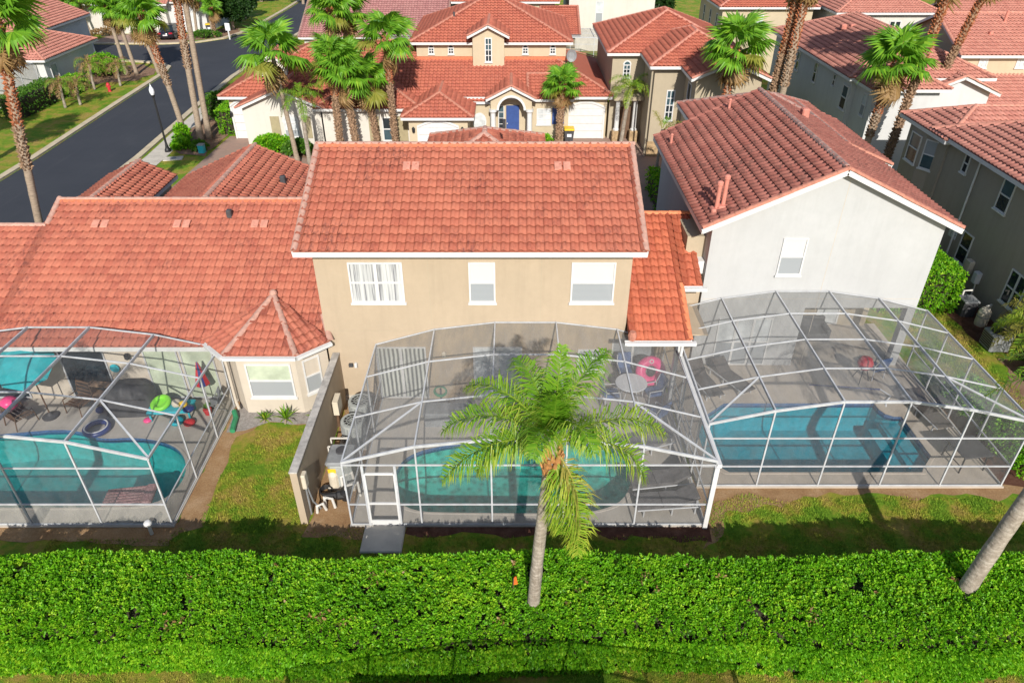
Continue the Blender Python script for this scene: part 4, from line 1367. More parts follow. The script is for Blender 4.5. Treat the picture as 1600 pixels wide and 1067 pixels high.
H_f = House('blue_shade_house', 'white two storey house with long shaded side wall and pink roof', 'house', (24, 48, 0), 'bluewhite', 'pink', 'ridge_pink')
h = H_f
h.block(20.2, 28.0, 43.6, 58, 5.75, 'hip', .42)
h.block(20.5, 24.2, 41.2, 48, 5.7, 'hip', .4, vis='SWE')
h.block(24.3, 28.2, 43.0, 50, 5.0, 'gy', .4, vis='WE')
h.block(24.4, 28.4, 41.8, 46, 3.0, 'gx', .35, vis='S')
window(h, (20.2, 52.7), (-1, 0), 4.05, 5.3, .55, 1, 2, 'teal_glass', 'dark', .05)
window(h, (20.2, 49.3), (-1, 0), 4.05, 5.3, .55, 1, 2, 'teal_glass', 'dark', .05)
window(h, (20.2, 46.1), (-1, 0), 4.6, 5.3, .4, 1, 2, 'teal_glass', 'dark', .05)
window(h, (20.2, 44.2), (-1, 0), 3.7, 5.1, .85, 1, 2, 'teal_glass', 'dark', .06)
window(h, (20.5, 42.1), (-1, 0), 3.9, 5.15, .6, 1, 2, 'lightpane', 'screenpane', .06)
for vx in (22.2, 22.8):
    h.part('roof_vent', MB().cbox(vx, vx + .35, 51.5, 51.9, 6.95, 7.25, .04), 'vent')
h.finish()

H_h = House('yellow_house', 'pale yellow house with two tiers of pink tile roof at upper right', 'house', (34, 50, 0), 'tan2', 'pink', 'ridge_pink')
h = H_h
h.block(29.8, 41, 49.4, 57.5, 5.8, 'gx', .4, vis='S', wall='tan2')
h.block(29.6, 41, 46.0, 54, 2.9, 'gx', .4, vis='S', wall='tan2')
for wx in (31.2, 33.7):
    window(h, (wx, 49.4), (0, -1), 4.95, 5.55, .6, 2, 2, 'lightpane', 'lightpane', .07, True, True)
h.part('vent_pipe', MB().lathe([(.09, 0), (.09, .9), (.12, .92), (.05, .98)], (33.6, 52.4, 7.0), 10), 'vent')
h.part('roof_vent', MB().cbox(32.0, 32.25, 51.0, 51.3, 6.6, 6.9, .04), 'vent')
h.finish()

# houses behind
H = House('back_house', 'tan house with single white window behind the fan palm at top', 'house', (22, 73, 0), 'tan2', 'red', 'ridge_pink')
H.block(18.9, 27, 69.4, 78, 5.7, 'hip', .42, vis='SWE')
window(H, (22.2, 69.4), (0, -1), 3.2, 5.0, .9, 1, 2, 'lightpane', 'screenpane', .08)
for wy in (71, 73.5, 76):
    window(H, (18.9, wy), (-1, 0), 3.4, 4.9, .6, 1, 2, 'dark', 'dark', .06)
H.finish()
H = House('back_house', 'white house with pink roof behind the shaded white one', 'house', (32, 70, 0), 'pale', 'pink', 'ridge_pink')
H.block(28.2, 36.5, 66.5, 76, 5.7, 'hip', .42, vis='SWE')
window(H, (33.2, 66.5), (0, -1), 3.6, 5.0, 1.0, 2, 2, 'dark', 'teal_glass', .07)
H.finish()
H = House('back_house', 'low pink roofed house at the far top right corner', 'house', (42, 72, 0), 'tan3', 'pink', 'ridge_pink')
H.block(37.4, 48, 63, 72, 4.4, 'gx', .42, vis='S')
H.block(36.6, 42, 60.5, 66, 3.8, 'gy', .42, vis='WE')
H.finish()
H = House('back_house', 'plain white rendered house behind the court house at top centre', 'house', (10, 80, 0), 'pale', 'pink', 'ridge_pink')
H.block(5.8, 14.5, 79, 88, 6.4, 'hip', .42, vis='SWE')
window(H, (8.9, 79), (0, -1), 2.6, 4.8, .8, 1, 2, 'lightpane', 'screenpane', .08)
H.finish()
H = House('back_house', 'tan house with white trim peeping over the central hip roof', 'house', (0, 80, 0), 'tan2', 'red', 'ridge_red')
H.block(-5.5, 4.2, 76, 85, 5.2, 'gx', .42, vis='S')
H.block(3.2, 6.0, 72, 80, 2.9, 'gx', .42, vis='S')
window(H, (-.2, 76), (0, -1), 3.4, 4.8, 1.6, 2, 1, 'lightpane', 'lightpane', .08)
H.finish()
H = House('back_house', 'house with broad mauve tile roof behind the court palms', 'house', (-13, 76, 0), 'pale', 'mauve', 'ridge_brown')
H.block(-19.6, -6.5, 71.5, 88, 2.8, 'gx', .42, vis='S')
H.finish()
H_tl = House('corner_house', 'pale blue walled house with pink hip roof at top left corner', 'house', (-45, 66, 0), 'bluewhite', 'pink', 'ridge_pink')
h = H_tl
h.block(-56, -39.0, 62.0, 70.2, 2.8, 'hip', .42, vis='SWE')
h.block(-49.5, -43.2, 70.5, 78, 3.7, 'gy', .4, vis='WE')
h.block(-52, -44.0, 64.5, 76, 3.9, 'hip', .42, vis='SWE')
for px, py in ((-40.9, 66.0), (-40.4, 64.7)):
    h.part('vent_pipe', MB().lathe([(.09, 0), (.09, .75), (.06, .8)], (px, py, 3.3), 8), 'vent')
window(h, (-39.0, 63.2), (1, 0), .1, 2.2, 1.0, 1, 1, 'screenpane', 'screenpane', .06, False)
h.finish()
H_gh = House('garage_house', 'cream house with garage beside the parked dark car at top left', 'house', (-44, 92, 0), 'pale', 'pink', 'ridge_pink')
h = H_gh
h.block(-54, -39.6, 88.4, 98, 3.2, 'gx', .45, vis='S')
h.block(-39.6, -35.4, 89.2, 98, 3.3, 'gx', .4, vis='S', wall='bluewhite')
garage_door(h, (-37.7, 89.2), (0, -1), 2.6, 2.2, False)
window(h, (-46.8, 88.4), (0, -1), 1.5, 2.6, .55, 2, 2, 'lightpane', 'screenpane', .08, True, True)
window(h, (-41.9, 88.4), (0, -1), .9, 2.5, 1.5, 3, 2, 'lightpane', 'lightpane', .08, True, True)
for sx in (-43.2, -40.6):
    h.part('shutter', MB().box(sx - .35, sx + .35, 88.3, 88.398, .8, 2.6), 'bluewhite')
for cx in (-51.2, -50.2):
    h.part('column', MB().lathe([(.18, 0), (.13, .1), (.13, 2.3), (.18, 2.4)], (cx, 88.0, 0), 10), 'trim')
h.part('front_door', MB().box(-50.9, -50.0, 88.32, 88.398, 0, 2.2), 'wood')
h.finish()

# ------------------------------------------------------------------ screened pool cages
def cage(label, xs, zf, zb, ys, rails=(.9, 2.42), z0=.06, kick=None, sides='LR', braces=True, door=None, pw=.045, rs='roofscreen'):
    x0, x1, y0, y1 = xs[0], xs[-1], ys[0], ys[-1]
    t = thing('pool_cage', label, 'pool cage', ((x0 + x1) / 2, y0, 0))
    ze = rails[-1]
    def zr(i, j):
        f = (ys[j] - y0) / (y1 - y0)
        return zf[i] * (1 - f) + zb[i] * f
    def P(i, j):
        return Vector((xs[i], ys[j], zr(i, j)))
    def bar(name, a, b, w, hh, mat='alu'):
        MB().bar(a, b, w, hh).build(name, mat, t)
    def panel(vs_, mat):
        MB().add(vs_, [tuple(range(len(vs_)))]).build('screen', mat, t, fix=False)
    nx, ny = len(xs), len(ys)
    for i in range(nx):                                   # main beams running to the house
        for j in range(ny - 1):
            bar('roof_beam', P(i, j), P(i, j + 1), .042, .10 if 0 < i < nx - 1 else .08)
    for j in range(ny):
        for i in range(nx - 1):
            a, b = P(i, j), P(i + 1, j)
            bar('purlin' if j else 'front_beam', a + Vector((0, 0, .008)), b + Vector((0, 0, .008)), .04 if j else .05, .04 if j else .08)
    for i in range(nx - 1):
        for j in range(ny - 1):
            panel([P(i, j), P(i + 1, j), P(i + 1, j + 1), P(i, j + 1)], rs)
    for i in range(nx):                                   # front wall
        bar('post', (xs[i], y0, z0), (xs[i], y0, zf[i] - .03), pw, pw)
    for z in rails:
        for i in range(nx - 1):
            if door and i == door[0] and z < 1:
                segs = [(xs[i], door[1]), (door[2], xs[i + 1])]
            else:
                segs = [(xs[i], xs[i + 1])]
            for a, b in segs:
                if b - a > .08:
                    bar('rail', (a + pw / 2, y0, z), (b - pw / 2, y0, z), .036, .04)
    for i in range(nx - 1):
        bar('bottom_rail', (xs[i] + pw / 2, y0, z0 + .025), (xs[i + 1] - pw / 2, y0, z0 + .025), .036, .04)
        lo = z0 + .05
        for q, z in enumerate(rails):
            panel([(xs[i], y0 + .003, lo), (xs[i + 1], y0 + .003, lo), (xs[i + 1], y0 + .003, z), (xs[i], y0 + .003, z)], kick if (kick and q == 0) else 'wallscreen')
            lo = z
        panel([(xs[i], y0 + .003, lo), (xs[i + 1], y0 + .003, lo), (xs[i + 1], y0 + .003, zf[i + 1]), (xs[i], y0 + .003, zf[i])], 'wallscreen')
    for s in sides:                                       # side walls
        i = 0 if s == 'L' else nx - 1
        x = xs[i]
        for j in range(1, ny):
            bar('post', (x, ys[j] - (.03 if j == ny - 1 else 0), z0), (x, ys[j] - (.03 if j == ny - 1 else 0), zr(i, j) - .03), .05, .05)
        for j in range(ny - 1):
            for z in (rails[0], ):
                bar('rail', (x, ys[j] + .03, z), (x, ys[j + 1] - .03, z), .036, .04)
            bar('bottom_rail', (x, ys[j] + .03, z0 + .025), (x, ys[j + 1] - .03, z0 + .025), .036, .04)
            panel([(x, ys[j], z0 + .05), (x, ys[j + 1], z0 + .05), (x, ys[j + 1], rails[0]), (x, ys[j], rails[0])], kick or 'wallscreen')
            panel([(x, ys[j], rails[0]), (x, ys[j + 1], rails[0]), (x, ys[j + 1], zr(i, j + 1)), (x, ys[j], zr(i, j))], 'wallscreen')
    if braces:
        for i, k in ((0, 1), (nx - 1, nx - 2)):
            if (i == 0 and 'L' in sides) or (i and 'R' in sides) or braces == 'both':
                bar('brace', P(i, 0) + Vector((0, .05, 0)), P(k, 1), .05, .05)
    if door:
        i, a, b, top = door
        for x in (a, b):
            bar('door_jamb', (x, y0 - .004, z0), (x, y0 - .004, ze - .03), .07, .06)
        fr = MB()
        fr.bar((a + .04, y0 - .01, z0 + .1), (a + .04, y0 - .01, top), .05, .05)
        fr.bar((b - .04, y0 - .01, z0 + .1), (b - .04, y0 - .01, top), .05, .05)
        for z, hh in ((z0 + .13, .16), (.95, .06), (top, .07)):
            fr.bar((a + .065, y0 - .012, z), (b - .065, y0 - .012, z), .045, hh)
        fr.build('screen_door', 'trim', t)
    return t

bays = [-4.66, -2.62, -.57, 1.48, 3.55, 5.6]
zz = [2.5, 3.08, 3.33, 3.33, 3.08, 2.55]
cg = cage('white framed pool cage with screen door behind the feather palm', bays, zz, [2.42, 3.03, 3.31, 3.31, 3.03, 2.35], [14.3, 16.25, 18.3, 20.2], door=(0, -4.12, -3.22, 2.1))
MB().bar((5.6, 14.22, .02), (5.6, 14.22, 2.42), .13, .09).build('downpipe', 'trim', cg)
MB().bar((5.66, 14.22, 2.44), (5.68, 19.6, 2.4), .13, .12).build('gutter', 'trim', cg)
xr = [5.75, 7.57, 9.47, 11.38, 13.25, 15.15]
cage('wide pool cage over the blue pool beside white house', xr, [2.55, 3.03, 3.36, 3.36, 3.06, 2.6], [2.55, 3.06, 3.35, 3.35, 3.06, 2.55], [15.87, 17.5, 19.1, 20.7, 22.22], rails=(.88, 2.0), braces='both', sides='LR')
xl = [-20.1, -18.1, -16.05, -14.0, -11.95, -9.9]
cage('pool cage with grey kick panels at left edge', xl, [2.6, 3.2, 3.52, 3.52, 3.25, 2.64], [2.5, 3.05, 3.34, 3.34, 3.05, 2.5], [14.3, 16.2, 18.1, 19.85], rails=(.9, 2.3), kick='kickscreen', sides='R', rs='clearscreen')
# cage in the garden behind the camera: only its shadow reaches the hedge
cage('pool cage of the garden behind, its shadow on the hedge', [-5.0, -3.0, -1.0, 1.6, 3.6, 5.6], [2.4, 2.95, 3.3, 3.3, 2.95, 2.4], [2.4, 2.95, 3.3, 3.3, 2.95, 2.4], [1.2, 3.0, 4.8, 6.5], braces=False)

cage('small pool cage of the corner house at top left', [-51, -48, -45, -42, -39.6], [2.5, 3.0, 3.2, 3.0, 2.6], [2.5, 3.0, 3.2, 3.0, 2.6], [57.5, 59.5, 61.6], braces=False)
cage('pool cage beneath the fan palm behind the stepped house', [13.2, 15.4, 17.6, 19.6], [2.5, 3.1, 3.1, 2.6], [2.5, 3.1, 3.1, 2.6], [60.5, 63, 65.5], braces=False)
cage('small pool cage before the plain white house at top', [3.2, 5.4, 7.6, 9.6], [2.4, 3.0, 3.0, 2.5], [2.4, 3.0, 3.0, 2.5], [70, 72, 74.5], braces=False)
cage('dark pool cage before the mauve roofed house', [-14, -11.5, -9, -6.5], [2.4, 3.0, 3.0, 2.5], [2.4, 3.0, 3.0, 2.5], [66.5, 68.5, 71], braces=False)

# ------------------------------------------------------------------ garden walls and equipment
gw = thing('garden_wall', 'rendered garden wall between the lawn and pool equipment', 'wall', (-6.05, 17.3, 0))
MB().box(-6.18, -5.98, 14.38, 20.23, 0, 2.03).build('wall', 'tan', gw)
MB().cbox(-6.2, -5.96, 14.36, 20.235, 2.032, 2.075, .01).build('coping', 'wallcap', gw)
eb = thing('electrical_box', 'grey electric box on the end of the garden wall', 'electric box', (-5.93, 14.75, 0))
MB().cbox(-5.978, -5.85, 14.55, 14.8, 1.25, 1.75, .02).build('box', 'beige', eb)
MB().tube([(-5.93, 14.68, 1.25), (-5.93, 14.68, .1)], .03, 6).build('conduit', 'midgrey', eb)
MB().tube([(-5.93, 14.75, 1.25), (-5.85, 14.8, .5), (-5.7, 14.9, .1)], .025, 6).build('conduit', 'midgrey', eb)
pb = thing('leaning_board', 'pale board leaning on the garden wall near the house', 'board', (-5.95, 18.6, 0))
MB().bar((-5.93, 18.6, 1.1), (-5.75, 18.6, 1.1), .5, .55).build('hatch', 'beige', pb)
MB().bar((-5.95, 18.75, 0), (-5.9, 18.7, .95), .08, .06).build('support', 'wood', pb)

def condenser(label, x, y):
    t = thing('air_conditioner', label, 'air conditioner', (x, y, 0), 0, 'condenser units by the garden wall', True)
    MB().lathe([(.40, 0), (.40, .08), (.39, .09), (.39, .72), (.41, .74), (.40, .8)], (0, 0, .06), 20).build('casing', 'condenser', t)
    for k in range(20):
        a = 2 * math.pi * k / 20
        MB().bar((.405 * math.cos(a), .405 * math.sin(a), .16), (.405 * math.cos(a), .405 * math.sin(a), .76), .02, .02).build('fin', 'midgrey', t)
    MB().lathe([(.30, 0), (.31, .01)], (0, 0, .862), 18).build('fan_opening', 'black', t)
    g = MB()
    for r_ in (.1, .2, .3):
        g.torus((0, 0, .885), r_, .008, 20, 5)
    for k in range(6):
        a = math.pi * k / 6
        g.bar((-.31 * math.cos(a), -.31 * math.sin(a), .882), (.31 * math.cos(a), .31 * math.sin(a), .882), .012, .01)
    g.build('grille', 'condenser', t)
    MB().cbox(-.5, .5, -.5, .5, 0, .06, .02).build('pad', 'concrete', t)
condenser('round grey condenser unit nearer the tan house wall', -5.2, 19.1)
condenser('round grey condenser unit nearer the pool heater', -5.25, 18.05)
ht = thing('pool_heater', 'grey boxy pool heater beside the middle cage corner', 'pool heater', (-5.25, 16.2, 0), 0, None, True)
MB().cbox(-.36, .36, -.42, .42, .12, 1.0, .09).build('casing', 'condenser', ht)
MB().cbox(-.40, .40, -.46, .46, 1.0, 1.1, .05).build('lid', 'midgrey', ht)
MB().lathe([(.16, 0), (.16, .06)], (0, .1, 1.1), 14).build('exhaust', 'dkgrey', ht)
MB().lathe([(.05, 0), (.05, .03)], (.15, -.25, 1.1), 10).build('knob', 'black', ht)
MB().box(-.34, -.1, -.44, -.42, .7, .85).build('sticker', 'yellow', ht)
MB().cbox(-.42, .42, -.5, .5, 0, .12, .02).build('pad', 'concrete', ht)
pp = thing('pool_pump', 'black pool pump with white pipes near the cage corner', 'pool pump', (-5.35, 15.1, 0), 0, None, True)
MB().tube([(-.3, .1, .28), (.05, .15, .28), (.1, .16, .28), (.3, .2, .28)], [.11, .11, .15, .15], 12).build('motor', 'black', pp)
MB().lathe([(.13, 0), (.15, .25), (.17, .28), (.15, .34), (.05, .38)], (.32, .2, .1), 14).build('strainer', 'black', pp)
for pts in ([(.35, .2, .45), (.35, .2, .62), (.7, .35, .62), (.72, .36, .05)], [(-.25, -.05, .05), (-.25, -.05, .4), (.0, -.1, .4), (.05, -.12, .05)], [(-.45, -.3, .02), (-.42, -.3, .3), (-.25, -.25, .35), (-.2, -.2, .04)], [(.15, .6, .05), (.15, .6, .6), (.45, .75, .65), (.5, .8, .05)]):
    MB().tube(pts, .045, 8).build('pipe', 'pvc', pp)
MB().lathe([(.14, 0), (.16, .1), (.16, .55), (.1, .68)], (-.12, .75, .05), 14).build('filter_tank', 'beige', pp)
for k in range(4):
    c_ = MB().torus((0, 0, .05 + .04 * k), .16 + .01 * k, .018, 18, 6)
    c_.v = [(x - .35, y + .5, z) for x, y, z in c_.v]
    c_.build('hose_coil', 'black', pp)
r = thing('equipment_rack', 'white pvc rack beside the condenser units', 'pipe rack', (-5.6, 17.15, 0), 0, None, True)
for y in (-.2, .2):
    for x in (-.25, .35):
        MB().bar((x, y, 0), (x, y, .7), .04).build('leg', 'pvc', r)
for z in (.35, .7):
    MB().bar((-.25, -.2, z), (.35, -.2, z), .04).build('rail', 'pvc', r)
    MB().bar((-.25, .2, z), (.35, .2, z), .04).build('rail', 'pvc', r)
# equipment beside the taupe house
q = thing('filter_tank', 'round pale pool filter beside the taupe house', 'pool filter', (19.7, 25.3, 0), 0, None, True)
MB().lathe([(.3, 0), (.33, .1), (.33, .8), (.22, .98), (.08, 1.02)], (0, 0, 0), 16).build('tank', 'beige', q)
MB().torus((0, 0, .55), .335, .02, 18, 6).build('clamp', 'midgrey', q)
MB().tube([(.1, .2, 1.0), (.5, .4, 1.0), (.55, .45, .1)], .05, 8).build('pipe', 'pvc', q)
q.scale = (.75, .75, .8)
q = thing('pool_heater', 'dark grey pool heater beside the taupe house', 'pool heater', (19.5, 26.2, 0), 0, None, True)
MB().cbox(-.4, .4, -.4, .4, 0, .9, .08).build('casing', 'dkgrey', q)
MB().cbox(-.43, .43, -.43, .43, .9, 1.0, .04).build('lid', 'midgrey', q)
MB().tube([(-.1, .5, .1), (-.1, .55, 1.2), (.4, .6, 1.2)], .05, 8).build('pipe', 'pvc', q)
q.scale = (.75, .75, .75)
q = thing('air_conditioner', 'square grey condenser beside the feathery palm at right', 'air conditioner', (19.3, 23.6, 0), 0, None, True)
MB().cbox(-.4, .4, -.4, .4, .05, .75, .05).build('casing', 'midgrey', q)
for k in range(6):
    MB().box(-.408, -.401, -.33, .33, .15 + .09 * k, .19 + .09 * k).build('louvre', 'black', q)
MB().lathe([(.3, 0), (.3, .02)], (0, 0, .752), 16).build('fan_opening', 'black', q)
q = thing('air_conditioner', 'condenser half hidden at right edge under feathery palm', 'air conditioner', (19.6, 21.2, 0), 0, None, True)
MB().cbox(-.4, .4, -.4, .4, .05, .75, .05).build('casing', 'dkgrey', q)
MB().lathe([(.3, 0), (.3, .02)], (0, 0, .752), 16).build('fan_opening', 'black', q)
sp = thing('vent_cap', 'small white mushroom vent pipe before the left cage', 'vent pipe', (-10.4, 14.0, 0), 0, None, True)
MB().lathe([(.05, 0), (.05, .4)], (0, 0, 0), 10).build('pipe', 'pvc', sp)
MB().lathe([(.05, 0), (.11, .02), (.11, .07), (.07, .12), (.02, .13)], (0, 0, .4), 14).build('cap', 'trim', sp)
hs = MB().tube([(-9.75, 19.4, .14), (-9.6, 19.1, .1), (-9.55, 18.7, .1), (-9.5, 18.4, .09)], .09, 10).build('drain_hose', 'greenp')
tag(hs, 'short green corrugated drain hose on the gravel', 'drain hose')

# ------------------------------------------------------------------ furniture under the cages
def patio_chair(label, loc, rz, group=None):
    t = thing('patio_chair', label, 'chair', (*loc, .06), rz, group, True)
    for x in (-.27, .27):
        MB().tube([(x, -.28, 0), (x, -.28, .62), (x, .2, .62), (x, .34, .95)], .022, 6).build('arm_frame', 'alu', t)
        MB().tube([(x, .25, 0), (x, .22, .6)], .022, 6).build('leg', 'alu', t)
    MB().cbox(-.25, .25, -.27, .25, .38, .47, .035).build('seat_cushion', 'cushion', t)
    b = MB().cbox(-.25, .25, -.05, .05, 0, .6, .035)
    b.v = [(x, y + .26 + z * .2, .46 + z * .95) for x, y, z in b.v]
    b.build('back_cushion', 'cushion', t)
    MB().bar((-.27, .34, .93), (.27, .34, .93), .03).build('top_rail', 'alu', t)
    return t
G_ = 'blue cushioned chairs round the patio table'
patio_chair('blue striped patio chair on the left of the round table', (3.52, 20.0), R(95), G_)
patio_chair('blue striped patio chair on the right of the round table', (5.05, 20.1), R(-75), G_)
patio_chair('blue striped patio chair behind the round table', (4.2, 21.3), R(5), G_)
patio_chair('dark blue chair standing apart before the round table', (4.95, 18.9), R(-140), G_)
t = thing('patio_table', 'round glass patio table among blue chairs', 'table', (4.25, 20.25, .06), 0, None, True)
MB().lathe([(.0, .0), (.55, 0), (.57, .015), (.55, .03)], (0, 0, .68), 26).build('table_top', 'lampwhite', t)
for k in range(4):
    a = math.pi / 4 + math.pi / 2 * k
    MB().tube([(.4 * math.cos(a), .4 * math.sin(a), 0), (.25 * math.cos(a), .25 * math.sin(a), .4), (.42 * math.cos(a), .42 * math.sin(a), .68)], .02, 6).build('leg', 'alu', t)
f = thing('swim_ring', 'large hot pink swim ring standing behind the patio table', 'swim ring', (5.05, 20.95, .75), 0, None, True)
f.rotation_euler = (R(62), 0, R(8))
MB().torus((0, 0, 0), .38, .19, 32, 12).build('ring', 'hotpink', f, True)
MB().torus((0, .38, .19), .07, .02, 12, 6).build('valve', 'trim', f)

def lounger(label, loc, rz, mat='lounge', group=None, back=30, cushion=True):
    t = thing('sun_lounger', label, 'sun lounger', (*loc, .06), rz, group, True)
    for y in (-.3, .3):
        MB().tube([(-.95, y, .28), (.95, y, .28)], .025, 6).build('side_rail', 'alu_g', t)
    for x in (-.75, .1, .8):
        for y in (-.28, .28):
            MB().bar((x, y, 0), (x, y, .28), .04).build('leg', 'alu_g', t)
    th = .1 if cushion else .025
    def seg(name, a, b, m):
        d = Vector((b[0] - a[0], 0, b[1] - a[1])).normalized()
        n_ = Vector((-d.z, 0, d.x))
        A_, B_ = Vector((a[0], 0, a[1])), Vector((b[0], 0, b[1]))
        MB().prism([A_ + Vector((0, -.29, 0)), B_ + Vector((0, -.29, 0)), B_ + Vector((0, -.29, 0)) + n_ * th, A_ + Vector((0, -.29, 0)) + n_ * th], (0, .58, 0)).build(name, m, t)
    zs_ = .3
    seg('seat_cushion', (-.95, zs_), (-.2, zs_ + .02), mat)
    seg('middle_cushion', (-.19, zs_ + .02), (.35, zs_), mat)
    bx = .36 + .62 * math.cos(R(back))
    bz = zs_ + .62 * math.sin(R(back))
    seg('back_cushion', (.36, zs_), (bx, bz), mat)
    MB().bar((bx - .1, -.25, bz - .05), (bx - .05, -.25, .25), .03).build('back_support', 'alu_g', t)
    return t
G_ = 'grey cushioned loungers in the middle cage corner'
lounger('grey cushioned lounger nearest the right front cage corner', (4.6, 14.95), R(5), group=G_)
lounger('grey cushioned lounger behind the front one beside the green pool', (4.55, 15.85), R(8), group=G_)
lounger('grey cushioned lounger under the middle cage brace', (4.35, 17.5), R(20), group=G_)
G_ = 'brown sling loungers by the blue pool'
lounger('brown sling lounger close beside the middle cage wall', (7.05, 20.9), R(106), 'sling', G_, 38, False)
lounger('brown sling lounger second from the middle cage wall', (8.1, 21.1), R(118), 'sling', G_, 38, False)
lounger('dark sling lounger along the right cage wall', (14.4, 19.2), R(100), 'sling', None, 25, False)
t = thing('patio_table', 'dark square patio table in the right cage front corner', 'table', (14.5, 16.9, .06), R(8), None, True)
MB().cbox(-.5, .5, -.5, .5, .66, .7, .012).build('table_top', 'dkgrey', t)
for x in (-.42, .42):
    for y in (-.42, .42):
        MB().bar((x, y, 0), (x * .9, y * .9, .66), .035).build('leg', 'black', t)
    MB().bar((x, -.42, .25), (x, .42, .25), .025).build('stretcher', 'black', t)
patio_chair('dark framed chair tucked at the far porch of white house', (13.6, 21.6), R(200))
t = thing('barbecue', 'red lidded barbecue kettle by the white house porch', 'barbecue', (13.0, 21.3, .06), 0, None, True)
MB().lathe([(.05, 0), (.2, .05), (.27, .2), (.28, .28), (.2, .45), (.04, .5)], (0, 0, .55), 16).build('kettle', 'redp', t)
for k in range(3):
    a = 2 * math.pi * k / 3
    MB().tube([(.1 * math.cos(a), .1 * math.sin(a), .6), (.32 * math.cos(a), .32 * math.sin(a), 0)], .02, 6).build('leg', 'black', t)
t = thing('outdoor_sofa', 'dark outdoor sofa under the porch of white house', 'sofa', (11.8, 24.2, .06), 0, None, True)
MB().cbox(-.9, .9, -.4, .4, .1, .42, .05).build('seat', 'dkgrey', t)
MB().cbox(-.9, .9, .25, .42, .42, .85, .04).build('backrest', 'dkgrey', t)
for x in (-.95, .8):
    MB().cbox(x, x + .15, -.4, .42, .1, .62, .03).build('armrest', 'dkgrey', t)
t = thing('pool_vacuum', 'blue pole with pool vacuum hose lying across the deck', 'pool vacuum', (12.6, 20.4, .06), 0, None, True)
MB().tube([(-1.6, .6, .04), (.9, .3, .04)], .025, 6).build('pole', 'bluep', t)
MB().tube([(.9, .3, .05), (1.1, -.1, .05), (.8, -.4, .05), (.6, -.9, -.1)], .03, 6).build('hose', 'lampwhite', t)
hr = thing('hose_reel', 'coiled garden hose on the tan wall by sliding door', 'hose reel', (-2.55, 20.1, .06), 0, None, True)
for k in range(3):
    tr_ = Matrix.Rotation(R(90), 3, 'X')
    MB().torus((0, -.03 * k, .45), .2 + .01 * k, .025, 20, 6, tr_).build('hose_coil', 'greenp', hr)
MB().bar((0, .06, 0), (0, .06, .5), .06).build('stand', 'dkgrey', hr)
bx = thing('deck_box', 'grey storage box on the deck under middle cage', 'storage box', (-2.2, 18.95, .06), 0, None, True)
MB().cbox(-.8, .8, -.3, .3, 0, .5, .03).build('box', 'midgrey', bx)
MB().cbox(-.83, .83, -.33, .33, .5, .58, .03).build('lid', 'midgrey', bx)

# left cage
um = thing('parasol', 'open teal parasol tilted over the left pool deck', 'parasol', (-16.1, 19.2, .06), 0, None, True)
MB().lathe([(.26, 0), (.27, .05), (.1, .1), (.04, .2)], (0, 0, 0), 16).build('base', 'dkgrey', um)
top = Vector((-.45, .3, 2.2))
MB().tube([(0, 0, .1), (0, 0, 1.4), top], .024, 8).build('pole', 'wood', um)
TM = Matrix.Rotation(R(20), 3, 'Y') @ Matrix.Rotation(R(28), 3, 'X')
TM = Matrix.Rotation(R(-25), 3, 'Z') @ TM
c_ = MB()
ring_ = [top + TM @ Vector((1.0 * math.cos(math.pi * k / 4), 1.0 * math.sin(math.pi * k / 4), -.36)) for k in range(8)]
mid_ = [top + TM @ Vector((.6 * math.cos(math.pi * k / 4), .6 * math.sin(math.pi * k / 4), -.12)) for k in range(8)]
c_.v = [tuple(top + TM @ Vector((0, 0, .06)))] + [tuple(p) for p in mid_] + [tuple(p) for p in ring_]
c_.f = [(0, 1 + k, 1 + (k + 1) % 8) for k in range(8)] + [(1 + k, 9 + k, 9 + (k + 1) % 8, 1 + (k + 1) % 8) for k in range(8)]
c_.build('canopy', 'teal', um)
for k in range(8):
    MB().tube([top + TM @ Vector((0, 0, -.02)), mid_[k] + Vector((0, 0, -.03)), ring_[k] + Vector((0, 0, -.02))], .012, 5).build('rib', 'midgrey', um)
gc = thing('covered_grill', 'large grill under a dark grey cover', 'grill', (-13.35, 19.55, .06), R(4), None, True)
m = MB()
P_ = [(-.85, -.38, 0), (.85, -.38, 0), (.85, .38, 0), (-.85, .38, 0)]
lv = [(1, 1, 0), (1.0, 1.0, .55), (.95, .95, .85), (.62, .85, 1.12), (.45, .55, 1.2)]
for sx, sy, z in lv:
    for k in range(16):
        a = 2 * math.pi * k / 16
        ca, sa = math.cos(a), math.sin(a)
        e = .45
        m.v.append((.85 * sx * math.copysign(abs(ca) ** e, ca) + .02 * math.sin(5 * a + z * 7), .40 * sy * math.copysign(abs(sa) ** e, sa) + .02 * math.cos(7 * a + z * 5), z))
for i in range(len(lv) - 1):
    m.f += [(i * 16 + k, i * 16 + (k + 1) % 16, (i + 1) * 16 + (k + 1) % 16, (i + 1) * 16 + k) for k in range(16)]
m.f.append(tuple(4 * 16 + k for k in range(16)))
m.build('cover', 'dkgrey', gc, True)
MB().tube([(-.7, -.4, .75), (.7, -.4, .75)], .02, 6).build('handle', 'black', gc)
tt = thing('toy_table', 'low turquoise table heaped with pool toys', 'table', (-11.85, 19.3, .06), R(5), None, True)
MB().cbox(-.75, .75, -.35, .35, .32, .4, .03).build('table_top', 'turq', tt)
for x in (-.65, .65):
    for y in (-.28, .28):
        MB().bar((x, y, 0), (x, y, .32), .06).build('leg', 'turq', tt)
def blob(name, label, cat, loc, rad, mat, sq=.6, group=None):
    b = MB().lathe([(rad * math.cos(t), rad * sq * math.sin(t)) for t in np.linspace(-1.45, 1.45, 8)], loc, 14).build(name, mat, None, True)
    return tag(b, label, cat, group)
f = thing('swim_ring', 'lime green swim ring lying on the toy table', 'swim ring', (-12.2, 19.35, .55), 0, None, True)
